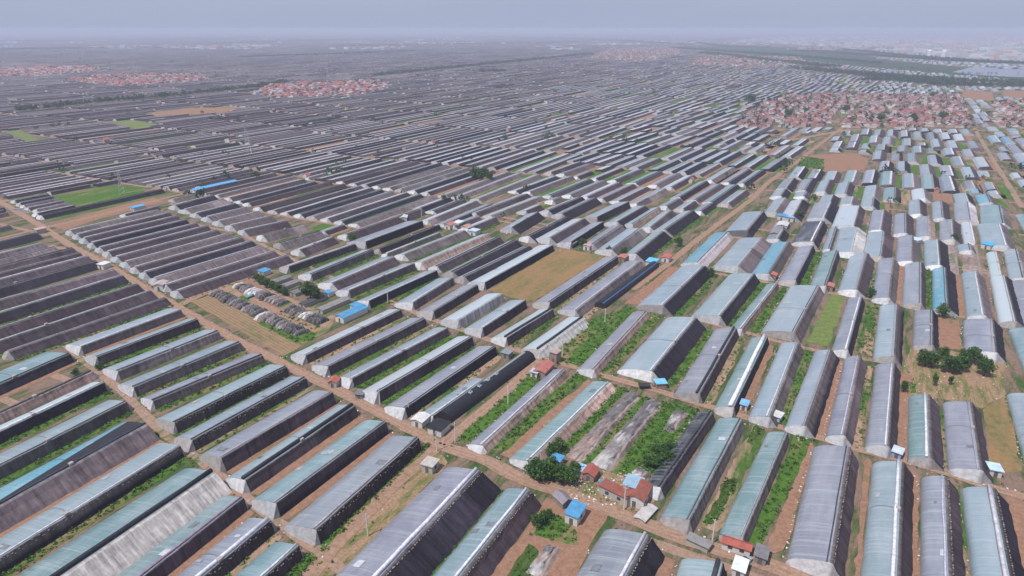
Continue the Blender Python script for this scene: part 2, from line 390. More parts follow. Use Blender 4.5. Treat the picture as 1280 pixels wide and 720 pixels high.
TI = (0, .015, .06, .16, .34, .58, .82, 1.0)
def profile(wf, h):
    return [(-wf + wf * t, h * (t ** .37)) for t in TI]
def build_house(P1, a, L, wf, wb, h, film, wall, label, o):
    n = Vector((a.y, -a.x, 0)); rz = math.atan2(a.y, a.x) - math.pi / 2     # local +Y = axis, local +X = back side
    root = empty('greenhouse', (P1.x, P1.y, 0), rz)
    tag(root, label, 'greenhouse', o.get('group', 'plastic film greenhouses'))
    detail = o.get('detail', 1)
    ns = max(4, int(L / (5 if detail else 10))); ys = [L * i / ns for i in range(ns + 1)]
    cf = jitc(FILM[film], .1); cw = jitc(WALL[wall], .15)
    pr = profile(wf, h)
    # film roof
    V = []; UV = []; Fc = []; m = len(pr)
    ju, jv = random.uniform(0, 900), random.uniform(0, 900)
    sag = [random.uniform(-.10, .10) for _ in ys]; wob = [random.uniform(-.12, .12) for _ in ys]
    for i, y in enumerate(ys):
        d = 0
        for k, (x, z) in enumerate(pr):
            V.append((x + (wob[i] if k < 2 else 0), y, max(0.02, z + sag[i] * (k / m)))); UV.append((y + ju, jv + k * wf / m))
    for i in range(ns):
        for k in range(m - 1): Fc.append((i * m + k, i * m + k + 1, (i + 1) * m + k + 1, (i + 1) * m + k))
    Fc = [f[::-1] for f in Fc]
    mesh_obj('film_roof', V, Fc, M['film'], root, None, UV, cf, True)
    if detail:
        for _ in range(random.choice((0, 1, 1, 2, 3))):
            y = random.uniform(2, max(3, L - 4)); t0 = random.uniform(.1, .7); dt, dy = random.uniform(.1, .3), random.uniform(.8, 2.6); V = []
            for tt in (t0, t0 + dt / 2, min(.99, t0 + dt)): V += [(-wf + wf * tt, y, h * tt ** .37 + .09), (-wf + wf * tt, y + dy, h * tt ** .37 + .09)]
            mesh_obj('film_patch', V, [(0, 1, 3, 2), (2, 3, 5, 4)], M['end'], root, None, None, np.array([random.choice(((.42, .45, .48), (.30, .33, .36), (.16, .17, .19), (.36, .34, .33)))] * 6))
    # back wall: walkway shoulder, then the felted earth slope
    sh = min(.9, wb * .22)
    wp = [(0.0, h - .02), (sh, h - .15), (wb * .45, h * .60), (wb * .78, h * .27), (wb, 0.0)]
    ns2 = max(6, int(L / (2.2 if detail else 6))); V = []; UV = []; Fc = []; m = len(wp); C = []
    band = o.get('band')        # colour of the upper wall band
    pf = 1.0
    for i in range(ns2 + 1):
        if random.random() < (.16 if detail else .3): pf = random.choice((1, 1, 1, .7, .85, 1.25, 1.6 if wall != 'l' and random.random() < .3 else 1))
        y = L * i / ns2; j = random.uniform(-.22, .22) * min(1, wb / 3); g = random.uniform(-.16, .12)
        for k, (x, z) in enumerate(wp):
            V.append((x + (j if k >= 2 else 0), y, max(0, z + (g if 0 < k < 4 else 0)))); UV.append((y + ju, jv + k * wb / 3))
            cc = cw
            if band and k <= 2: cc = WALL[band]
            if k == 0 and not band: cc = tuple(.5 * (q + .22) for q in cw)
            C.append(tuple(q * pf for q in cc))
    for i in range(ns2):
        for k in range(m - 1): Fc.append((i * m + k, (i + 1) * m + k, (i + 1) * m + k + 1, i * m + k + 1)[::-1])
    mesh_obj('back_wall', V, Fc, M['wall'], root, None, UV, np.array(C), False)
    # end walls: plastic pulled down in a short hip
    pe = pr + wp[1:]
    for s, y0 in ((-1, 0.0), (1, L)):
        V = []; out = o.get('hip', random.uniform(.9, 2.4))
        for x, z in pe: V.append((x, y0 + s * .01, z * 1.0))
        for x, z in pe:
            V.append((x * .92, y0 + s * (out * (z / h) ** .8 + .05) + random.uniform(-.12, .12), 0.0))
        q = len(pe); Fc = [(k, k + 1, q + k + 1, q + k) for k in range(q - 1)]
        if s < 0: Fc = [f[::-1] for f in Fc]
        ec = o.get('endc') or random.choice(((.42, .42, .44), (.35, .35, .37), (.30, .275, .27), (.46, .46, .48)))
        C = [ec if k % q < len(pr) else tuple(.5 * (p + e) for p, e in zip(ec, cw)) for k in range(2 * q)]
        mesh_obj('end_wall', V, Fc, M['end'], root, None, None, np.array(C))
    # rolled blanket / ridge strip
    rc = o.get('roll') or random.choice(((.62, .60, .64), (.50, .48, .50), (.30, .28, .30), (.10, .095, .11), (.05, .05, .06)))
    rr = o.get('rollr', random.uniform(.16, .34)); b = MB(); k = max(3, int(L / 8))
    b.tube([(-.35 - rr + random.uniform(-.08, .08), L * i / k, h + rr * .55 + random.uniform(-.05, .05)) for i in range(k + 1)], rr, 5, 0, rc)
    b.build('blanket_roll', M['cloth'], root, True)
    if o.get('cov'):            # blanket still spread over the upper part of the roof
        t0, t1 = o['cov']; V = []; Fc = []; C = []
        q = 5
        for i, y in enumerate(ys):
            f = i / ns; tt = t0 + (t1 - t0) * f
            for k in range(q):
                t = tt + (.985 - tt) * k / (q - 1); V.append((-wf + wf * t, y, h * t ** .37 + .14))
        for i in range(ns):
            for k in range(q - 1): Fc.append((i * q + k, (i + 1) * q + k, (i + 1) * q + k + 1, i * q + k + 1))
        mesh_obj('spread_blanket', V, Fc, M['cloth'], root, None, None, np.array([(.02, .02, .028)] * len(V)))
    if detail and o.get('arm', random.random() < .6):     # the winder arm across the film
        y = L * random.uniform(.42, .58); V = []; Fc = []
        for k, (x, z) in enumerate(pr[1:]):
            dy = 1.6 * math.sin(k * .5); V += [(x, y - .13 + dy, z + .10), (x, y + .13 + dy, z + .10)]
        Fc = [(2 * k, 2 * k + 1, 2 * k + 3, 2 * k + 2) for k in range(len(pr) - 2)]
        mesh_obj('winder_arm', V, Fc, M['metal'], root, None, None, np.array([(.16, .16, .18)] * len(V)))
        b = MB(); b.box(-.9, .1, y - .5, y + .7, h + .1, h + .75, 0, (.35, .30, .30)); b.build('winder_motor', M['metal'], root)
    if o.get('bags'):           # sandbags weighting the sheet along the shoulder
        b = MB(); k = int(L / .8)
        for i in range(k):
            y = L * (i + random.uniform(.1, .9)) / k; x = sh + .1 + random.uniform(-.06, .12); s = random.uniform(.10, .16)
            z = h - .15 - max(0, (x - sh)) * (h * .4) / max(.3, wb * .45 - sh)
            b.box(x - s, x + s, y - s * 1.2, y + s * 1.2, z, z + s * 1.2, 0, random.choice(((.22, .19, .16), (.28, .24, .20), (.15, .13, .12))))
        b.build('sandbags', M['cloth'], root)['kind'] = 'stuff'

# explicit ones:  near ridge, far ridge, a front-edge pixel, a back-foot pixel, height, film, wall, options
def blk(phrase, rows, h=4.0, ids='from the top'):
    for i, r in enumerate(rows):
        x1, y1, x2, y2, fp, bp, hh, st = r[:8]; o = dict(r[8]) if len(r) > 8 else {}
        lefty = ids == 'from the top' or 'stubble' in phrase or 'shed' in phrase or 'edge' in phrase
        hh = (hh or h) * ((.90 if lefty else .80) if (hh or h) > 3 else 1)
        P1, P2 = G(x1, y1, hh), G(x2, y2, hh); P1.z = P2.z = 0
        a = (P2 - P1); L = a.length; a.normalize(); n = Vector((a.y, -a.x, 0))
        wf = fp if isinstance(fp, (int, float)) else min(15.5, max(2.5, -(G(*fp) - P1).dot(n)))
        wb = bp if isinstance(bp, (int, float)) else min(6.5, max(1.0, (G(*bp) - P1).dot(n)))
        if wb > 2.2: wb *= 1.22 if lefty else 1.3
        lab = '%s greenhouse, %s wall, %s %s, %s' % (FILM_W[st[0]], WALL_W[st[1]], ordinal(i), ids, phrase)
        o.setdefault('bags', 0)
        o['gap'] = st[2] if len(st) > 2 else 'n'
        reg(P1, a, L, wf, wb, hh, st[0], st[1], lab, **o)
blk('west of the narrow lane', [
    (-60, 462, 87, 442, 6, (0, 495), 3.6, 'tk') if 0 else (-60, 506, 87, 442, (0, 462), (0, 495), 3.6, 'tks'),
    (-60, 544, 115, 464, 5.0, (0, 531), 3.2, 'kp'),
    (-60, 568, 130, 478, (0, 536), (0, 553), 4.0, 'wkg', {'roll': (.6, .6, .62)}),
    (-60, 613, 158, 502, (148, 497), (0, 595), 4.0, 'bmg'),
    (-70, 670, 183, 530, (28, 600), (108, 602), 5.0, 'cms', {'cov': (.98, .30), 'roll': (.05, .05, .06), 'rollr': .3}),
    (-60, 734, 225, 557, (0, 677), (0, 710), 4.2, 'bkg', {'band': 'm', 'bags': 1}),
    (0, 772, 268, 590, (30, 720), (213, 668), 5.4, 'tls', {'roll': (.02, .02, .028), 'rollr': .65}),
    (90, 790, 304, 622, (213, 673), (213, 713), 4.2, 'tds', {'roll': (.3, .16, .25)}),
    (200, 765, 338, 650, (226, 720), (283, 713), 4.2, 'gdm', {'roll': (.6, .6, .64), 'rollr': .5, 'bags': 1}),
    (285, 761, 373, 682, (298, 720), (355, 720), 4.2, 'tdg', {'bags': 1}),
], 4.2)
blk('left edge, main road', [
    (-140, 336, 45, 291, 9, (0, 312), 3.2, 'kk'), (-130, 366, 91, 310, 8, 3.5, 3.2, 'dd'), (-130, 375, 100, 316, 6.5, 3.5, 3.2, 'dd'),
    (-120, 382, 110, 320, 6, 4, 3.2, 'gd'), (-120, 394, 120, 326, 6, 5, 3.4, 'gk'), (-120, 408, 143, 337, 5, 4.5, 3.2, 'tdg'),
    (-110, 425, 153, 344, 6, 4.5, 3.6, 'bkg'), (-100, 442, 172, 355, 6, 5, 3.8, 'gdm'), (-90, 456, 188, 363, 6, 4.5, 3.8, 'bdg'),
    (10, 439, 207, 372, 4.5, 3.5, 3.2, 'gdg')], 3.5)
blk('narrow lane to main road', [
    (101, 433, 226, 387, (88, 432), (98, 443), 3.8, 'bms'), (121, 446, 247, 399, (109, 448), (124, 458), 4.0, 'bdg'),
    (147, 464, 273, 414, (129, 464), (151, 473), 3.8, 'bmn'), (167, 484, 300, 428, (153, 482), (169, 493), 4.0, 'bmg'),
    (191, 501, 328, 444, (175, 501), (187, 510), 3.4, 'gmg'), (218, 528, 358, 458, (198, 526), (219, 538), 4.2, 'bdg', {'bags': 1, 'cov': (.9, .9)}),
    (240, 550, 382, 472, (224, 548), (246, 562), 4.0, 'bdm', {'bags': 1}), (276, 572, 415, 490, (255, 570), (285, 589), 4.8, 'gds', {'roll': (.4, .3, .33)}),
    (306, 600, 443, 507, (288, 598), (319, 612), 4.0, 'bds', {'roll': (.02, .02, .03), 'rollr': .6}),
    (345, 629, 482, 527, (321, 625), (345, 646), 4.6, 'tks', {'band': 'd'}), (395, 662, 523, 547, (360, 658), (393, 680), 4.8, 'gdn', {'bags': 1})], 4.2)
blk('in front of the crossroads', [
    (430, 769, 599, 588, (426, 717), (529, 720), 5.6, 'gkg', {'roll': (.62, .6, .66), 'rollr': .55, 'bags': 1}),
    (520, 790, 661, 612, (543, 720), (639, 678), 4.8, 'tds', {'roll': (.62, .6, .66), 'rollr': .4, 'bags': 1}),
    (752, 776, 810, 668, (721, 720), (816, 715), 6.0, 'gks', {'roll': (.62, .6, .64), 'rollr': .45, 'bags': 1}),
    (885, 775, 903, 703, (854, 693), (912, 710), 4.8, 'bk', {'roll': (.05, .05, .06), 'rollr': .6})], 5, 'from left')
blk('main road to cross lane', [
    (603, 557, 706, 462, (586, 557), 2.0, 2.2, 'gp', {'bags': 0}), (661, 577, 762, 478, (639, 573), 2.4, 2.4, 'tp', {'bags': 0}),
    (825, 609, 890, 515, (811, 601), 1.6, 3.0, 'kd', {'bags': 0, 'arm': 0, 'roll': (.05, .05, .06)}),
    (861, 650, 927, 523, (827, 646), (871, 658), 4.6, 'tm'), (928, 671, 984, 540, (898, 670), (936, 678), 4.2, 'tm'),
    (1037, 703, 1060, 558, (980, 712), (1051, 719), 5.6, 'gd', {'bags': 1}), (1120, 745, 1127, 577, (1075, 720), (1135, 720), 5.2, 'bd', {'bags': 0, 'roll': (.6, .6, .64), 'rollr': .5}),
    (1187, 745, 1180, 595, (1150, 720), (1201, 720), 4.6, 'gd', {'bags': 1, 'roll': (.45, .45, .55)}), (1267, 745, 1240, 609, (1214, 720), (1275, 720), 5.0, 'bk', {'bags': 1, 'roll': (.5, .48, .52), 'rollr': .5})], 4.5, 'from left')
blk('above the cross lane', [
    (742, 462, 809, 389, (726, 459), 1.6, 2.8, 'gp', {'bags': 0}), (814, 464, 869, 397, (768, 470), (830, 477), 5.4, 'bkg', {'hip': .4, 'endc': (.7, .7, .72), 'roll': (.62, .6, .64)}),
    (874, 492, 920, 410, (843, 493), (881, 502), 4.6, 'gdm', {'hip': .4, 'roll': (.03, .03, .035), 'rollr': .5}), (917, 509, 959, 421, (894, 509), (925, 511), 4.2, 'tks', {'roll': (.7, .7, .73), 'rollr': .8}),
    (961, 521, 997, 428, (938, 517), (972, 525), 4.0, 'bmg'), (1005, 532, 1038, 437, (983, 530), (1019, 536), 4.4, 'bks', {'band': 'm'}),
    (1054, 544, 1074, 445, (1032, 545), (1064, 553), 4.2, 'gmm', {'roll': (.55, .5, .52)}), (1109, 557, 1117, 454, (1081, 558), (1118, 563), 4.2, 'gds', {'roll': (.62, .6, .64)}),
    (1162, 572, 1159, 493, (1134, 573), (1175, 578), 4.2, 'tdm', {'roll': (.62, .6, .64), 'rollr': .4}), (1225, 587, 1212, 502, (1184, 586), (1235, 592), 4.4, 'gdn', {'roll': (.3, .3, .34)}),
    (1338, 610, 1296, 492, (1258, 496), 4, 4.2, 'bm')], 4.3, 'from left')
blk('row above waste ground', [
    (828, 382, 880, 332, (796, 384), (840, 393), 5.0, 'bkg', {'hip': .4}), (899, 395, 942, 342, (864, 397), (907, 407), 5.2, 'bkg', {'hip': .4, 'roll': (.62, .6, .64)}),
    (927, 411, 972, 354, (915, 409), 1.2, 2.8, 'tn' if 0 else 'tp', {'bags': 0}), (992, 415, 1023, 357, (950, 418), (1000, 425), 5.2, 'bm', {'hip': .5}),
    (1059, 437, 1077, 371, (1039, 439), (1066, 442), 4.2, 'gk'), (1117, 446, 1121, 380, (1091, 448), (1125, 451), 4.2, 'bk', {'band': 'm'}),
    (1165, 431, 1165, 387, (1140, 431), (1171, 433), 4.0, 'gk'), (1244, 440, 1240, 399, (1204, 441), (1254, 450), 4.6, 'gk'),
    (1320, 490, 1284, 409, (1259, 412), 4, 4.2, 'tm')], 4.3, 'from left')
blk('row right of straight road', [
    (872, 328, 910, 290, (854, 329), (882, 333), 4.4, 'cl', {'hip': .6}), (922, 333, 952, 297, (892, 334), (935, 343), 5.0, 'bm', {'hip': .5}), (960, 342, 985, 302, (940, 342), (970, 346), 4.4, 'cm'),
    (994, 350, 1016, 307, (974, 351), (1000, 356), 4.4, 'gkg'), (1032, 357, 1047, 313, (1012, 358), (1038, 360), 4.2, 'td'), (1070, 362, 1083, 316, (1047, 364), (1081, 368), 4.4, 'bdm'),
    (1110, 372, 1116, 322, (1089, 374), (1118, 376), 4.2, 'gms'), (1151, 379, 1151, 327, (1127, 380), (1156, 382), 4.0, 'gdg'), (1184, 385, 1181, 334, (1165, 386), (1195, 390), 4.0, 'cks'),
    (1230, 394, 1220, 339, (1207, 394), (1238, 397), 4.2, 'bm'), (1269, 401, 1255, 344, (1247, 402), (1280, 404), 4.4, 'wk'), (1308, 408, 1288, 350, 8, 4, 4.2, 'gm')], 4.3, 'from left')
blk('past the tilled field', [
    (382, 444, 501, 387, (367, 445), (384, 450), 3.8, 'wdm', {'hip': 2.2}), (410, 458, 531, 398, (392, 459), (410, 468), 4.0, 'gdm', {'hip': 2.2}), (440, 473, 559, 410, (423, 475), (441, 482), 3.8, 'bdg', {'hip': 2.2}),
    (472, 490, 590, 421, (454, 491), (474, 501), 4.4, 'wdg', {'hip': 2.2}), (506, 510, 619, 433, (484, 510), (508, 517), 4.2, 'gkm', {'hip': 2}),
    (541, 520, 607, 474, (528, 517), .8, 2.4, 'bd', {'bags': 0, 'arm': 0})], 4, 'from the top')
blk('below the stubble field', [
    (516, 378, 566, 347, (499, 379), (519, 387), 4.2, 'bm'), (542, 389, 597, 356, (526, 390), (544, 396), 4.2, 'gd'), (573, 400, 628, 367, (555, 401), (577, 408), 4.4, 'wl', {'hip': 1.6}),
    (603, 410, 657, 375, (585, 411), (607, 420), 4.4, 'bd'), (633, 422, 691, 386, (617, 424), (635, 431), 4.2, 'wdg', {'roll': (.03, .03, .04), 'rollr': .5}), (674, 437, 730, 397, (654, 437), 2.6, 3.4, 'wl', {'roll': (.03, .03, .04), 'rollr': .5})], 4.2, 'from left')
blk('beside the stubble field', [
    (606, 353, 691, 306, (589, 354), (609, 358), 4.2, 'wk'), (687, 378, 772, 321, (670, 379), (692, 385), 4.2, 'gdm'), (719, 388, 800, 326, (700, 388), 2.4, 3.4, 'gmm')], 4.2, 'from left')
blk('above the blue-roofed shed', [
    (374, 312, 416, 296, 7, 4, 3.8, 'wd'), (361, 333, 444, 305, (350, 337), (360, 341), 4.0, 'gdg'), (389, 343, 466, 312, (373, 347), (391, 351), 4.0, 'bmg'), (414, 354, 492, 321, (400, 356), 4, 3.6, 'bdg'),
    (436, 363, 518, 329, (420, 367), (439, 372), 4.2, 'gmg'), (461, 376, 546, 338, (445, 380), (465, 385), 4.2, 'bkg'), (350, 304, 401, 289, 7, 4.5, 3.8, 'gm'), (328, 294, 380, 281, 7, 4.5, 3.8, 'gm')], 4, 'from left')
blk('left of the stubble field', [
    (433, 293, 526, 261, 8, 4.5, 4.0, 'gdm'), (457, 302, 528, 276, (438, 304), (462, 309), 4.8, 'gk'), (474, 311, 549, 281, 4, 2, 3.2, 'gkm'), (484, 317, 550, 291, 4.5, 1.0, 2.2, 'tmg', {'bags': 0}),
    (504, 318, 581, 288, 7, 4, 3.6, 'gmg'), (526, 328, 611, 292, 8, 3, 4.0, 'bp', {'band': 'p'}), (546, 333, 624, 296, 6, 3, 3.4, 'bdg'), (566, 340, 645, 300, 7, 5, 4.2, 'gkn'), (580, 346, 661, 307, 6, 4.5, 4.0, 'wk')], 4, 'from left')
blk('right rows, upper part', [
    (934, 288, 954, 264, (907, 290), (939, 296), 5, 'bk', {'endc': (.05, .05, .06)}), (1016, 302, 1029, 276, (990, 304), (1022, 308), 5, 'kk', {'roll': (.6, .58, .6), 'rollr': .6}), (991, 270, 1003, 249, (976, 271), 4.5, 4.4, 'wk'), (969, 265, 982, 247, (955, 267), 4.5, 4.4, 'bm'),
    (1030, 272, 1039, 252, (1008, 274), 4.5, 4.6, 'gk'), (1037, 311, 1046, 283, 4, 1, 2.6, 'bm'), (1065, 315, 1072, 284, (1041, 313), 4.5, 4.4, 'bl'), (1101, 320, 1105, 289, (1079, 319), 4.5, 4.2, 'bd'),
    (1139, 326, 1140, 294, (1119, 327), 4, 4, 'gm'), (1175, 331, 1172, 299, (1155, 332), 4.5, 4, 'bk'), (1252, 344, 1245, 314, (1237, 344), 1.5, 2.8, 'wp'), (1280, 347, 1271, 311, (1260, 348), 4, 4, 'bm'),
    (1067, 282, 1074, 257, (1040, 282), 3.5, 4, 'wd'), (1101, 287, 1105, 262, (1085, 288), 4.5, 4, 'gd'), (1132, 291, 1132, 266, (1116, 292), 4, 4, 'gd'), (1162, 295, 1161, 270, (1144, 296), 3, 3.8, 'gp'),
    (1192, 299, 1190, 274, (1174, 299), 4, 4, 'gd'), (1219, 302, 1214, 277, (1204, 303), 1, 2.4, 'wp'), (1259, 307, 1250, 279, (1226, 308), 4, 4.2, 'bm'), (1255, 279, 1250, 256, (1226, 279), 4, 4.2, 'tm'),
    (1214, 275, 1210, 252, (1193, 277), 4, 4, 'gl'), (1179, 272, 1177, 251, (1165, 272), 4, 4, 'bd'), (1150, 267, 1149, 249, (1135, 268), 4, 4, 'bd')], 4.2, 'in sequence')
blk('rows above stubble field', [
    (687, 297, 730, 273, (673, 299), 5, 4.6, 'wd'), (714, 302, 754, 277, (699, 305), (721, 305), 4.6, 'gk'), (741, 305, 777, 281, (730, 306), 3, 3.8, 'gmg'), (764, 312, 801, 285, (746, 314), 4.5, 4.2, 'bmg'), (794, 317, 829, 289, (782, 319), 5, 4.4, 'bkg'),
    (661, 295, 709, 271, 7, 5, 4.2, 'dk'), (639, 284, 672, 265, 8, 5, 4.4, 'bk'), (702, 267, 744, 247, 8, 5, 4.4, 'gk'), (685, 263, 727, 246, 8, 5, 4.4, 'bk'), (746, 271, 786, 252, (732, 273), (754, 277), 5, 'bd'), (771, 277, 806, 257, (761, 278), 5, 4.4, 'bk'),
    (791, 280, 825, 259, (782, 281), 1.5, 3, 'bp'), (812, 284, 839, 263, 7, 4.5, 3.8, 'bdg'), (831, 287, 866, 263, (820, 288), 5, 4.2, 'bkg')], 4.2, 'in sequence')
# interpolated rows
def interp_row(phrase, n0, n1, f0, f1, cnt, h, films, walls, kf=.56, kb=.38, ids='from left', **o):
    h *= .82
    A0, A1, B0, B1 = [G(*p, h) for p in (n0, n1, f0, f1)]
    for q in (A0, A1, B0, B1): q.z = 0
    for i in range(cnt):
        t = i / max(1, cnt - 1); P1, P2 = A0.lerp(A1, t), B0.lerp(B1, t); a = P2 - P1; L = a.length; a.normalize()
        n = Vector((a.y, -a.x, 0)); pitch = abs((A1 - A0).dot(n)) / max(1, cnt - 1)
        f, wl = random.choice(films), random.choice(walls)
        reg(P1, a, L * random.uniform(.96, 1), pitch * kf * random.uniform(.85, 1.05), pitch * kb * random.uniform(.85, 1.1), h * random.uniform(.92, 1.08), f, wl,
            '%s greenhouse, %s wall, %s %s %s' % (FILM_W[f], WALL_W[wl], ordinal(i), ids, phrase), gap=random.choice('gmsnn'), detail=0, **o)
interp_row('beyond main road', (88, 288), (222, 364), (202, 262), (364, 318), 13, 3.6, 'gggbgd', 'ddddkm', hip=2.0, endc=(.32, .34, .36), roll=(.42, .40, .43), rollr=.4)
interp_row('second row past main road', (219, 257), (305, 288), (268, 244), (360, 276), 7, 3.6, 'gggd', 'ddmk', hip=2.0, endc=(.32, .34, .36), roll=(.42, .40, .43), rollr=.4)
interp_row('right of the field by stubble', (694, 308), (852, 320), (752, 271), (888, 282), 1, 4, 'g', 'k') if 0 else None
# ---- the rest of the plain: rows of greenhouses block by block
ROADLINE = [G(720, 420), G(790, 362), G(835, 330), G(902, 277), G(959, 229), G(1012, 190), G(1090, 120)]
TOP = ROADLINE[-1]
def right_of_road(x, y):
    # compare with the axis road's x at this y
    ys = [p.y for p in ROADLINE]; xs = [p.x for p in ROADLINE]
    if y > ys[-1]: xr = xs[-1] + (y - ys[-1]) * math.tan(THETA)
    else: xr = float(np.interp(y, ys, xs))
    return x > xr
LZ = G(430, 352)
def zone(x, y):
    if right_of_road(x, y): return 'R'
    return 'L' if (x - LZ.x) < (y - LZ.y) * math.tan(R(24)) else 'M'
ZONE = {'R': (R(28.2), 54, 13.4, 'bbbbbgggttwc', 'dddmmkkk', 3), 'M': (R(32.0), 64, 12.8, 'bbbggggwwbtt', 'dddmmkkkk', 3.5), 'L': (R(28.4), 98, 11.0, 'gggggdbbbwwtk', 'dddddmmkkk', 4)}
NOGO = []            # polygons kept free beyond the raster too
def in_poly(P, x, y):
    ins = False; j = len(P) - 1
    for i in range(len(P)):
        if (P[i][1] > y) != (P[j][1] > y) and x < (P[j][0] - P[i][0]) * (y - P[i][1]) / (P[j][1] - P[i][1]) + P[i][0]: ins = not ins
        j = i
    return ins
def nogo(*px):
    P = [G(u, v) for u, v in px]; NOGO.append([(p.x, p.y) for p in P]); occ_poly(P)
VILL = {
 'main': [(926, 160), (936, 139), (985, 120), (1040, 117), (1200, 121), (1218, 160)],
 'right': [(1246, 160), (1243, 128), (1290, 126), (1290, 162)],
 'mid_left': [(312, 117), (345, 106), (470, 101), (488, 108), (455, 118), (345, 123)],
 'left': [(85, 101), (130, 94), (250, 93), (262, 101), (150, 108)],
 'far_left': [(-20, 95), (-20, 86), (115, 82), (118, 90), (40, 96)],
 'river': [(738, 72), (760, 62), (845, 58), (850, 68), (800, 77)],
 'river2': [(860, 80), (880, 70), (1000, 71), (1010, 80), (950, 84)],
}
for k, p in VILL.items(): nogo(*p)
RIVER = [(1060, 63), (1100, 74), (1160, 80), (1200, 84), (1290, 88), (1290, 103), (1240, 97), (1175, 92), (1100, 85), (1010, 76), (940, 68), (870, 62), (850, 58), (960, 58)]
nogo(*RIVER)
BELTS = [   # lines of trees (pixels), depth in metres, spacing
 ([(22, 140), (60, 136), (130, 128), (200, 122), (270, 115), (320, 110), (360, 103)], 14, 7.0),
 ([(470, 95), (560, 86), (640, 78), (740, 68)], 26, 10), ([(600, 90), (632, 90)], 40, 9),
 ([(1080, 100), (1130, 102), (1180, 106), (1240, 108), (1290, 108)], 60, 11), ([(1000, 86), (1060, 92), (1120, 98), (1200, 104)], 80, 12),
 ([(0, 62), (100, 61), (200, 60)], 60, 14), ([(840, 60), (930, 66), (1010, 72), (1100, 80)], 60, 13), ([(1050, 62), (1130, 70), (1230, 78), (1290, 80)], 50, 13),
 ([(1145, 98), (1180, 108)], 30, 9), ([(860, 52), (900, 58), (960, 60)], 60, 15), ([(260, 55), (420, 50), (540, 47)], 60, 18), ([(600, 46), (760, 50), (860, 56)], 80, 18), ([(-20, 52), (160, 50), (330, 47)], 50, 16), ([(420, 58), (600, 55), (720, 53)], 40, 14), ([(300, 72), (420, 68), (520, 64)], 30, 12), ([(1000, 64), (1100, 70), (1200, 77), (1290, 80)], 90, 12), ([(1080, 93), (1150, 99), (1290, 105)], 60, 11), ([(880, 66), (960, 76), (1040, 84)], 70, 12),
]
for p, d, s in BELTS:
    for (u0, v0), (u1, v1) in zip(p[:-1], p[1:]):
        a, b = G(u0, v0), G(u1, v1); q = (b - a).normalized(); nn = Vector((-q.y, q.x, 0)) * (d / 2 + 2)
        pl = [a + nn, b + nn, b - nn, a - nn]; NOGO.append([(c.x, c.y) for c in pl]); occ_poly(pl)
FARP = []     # x, y, angle, L, wf, wb, h, film, wall, dist, label
LANES = []
PLOTS = []
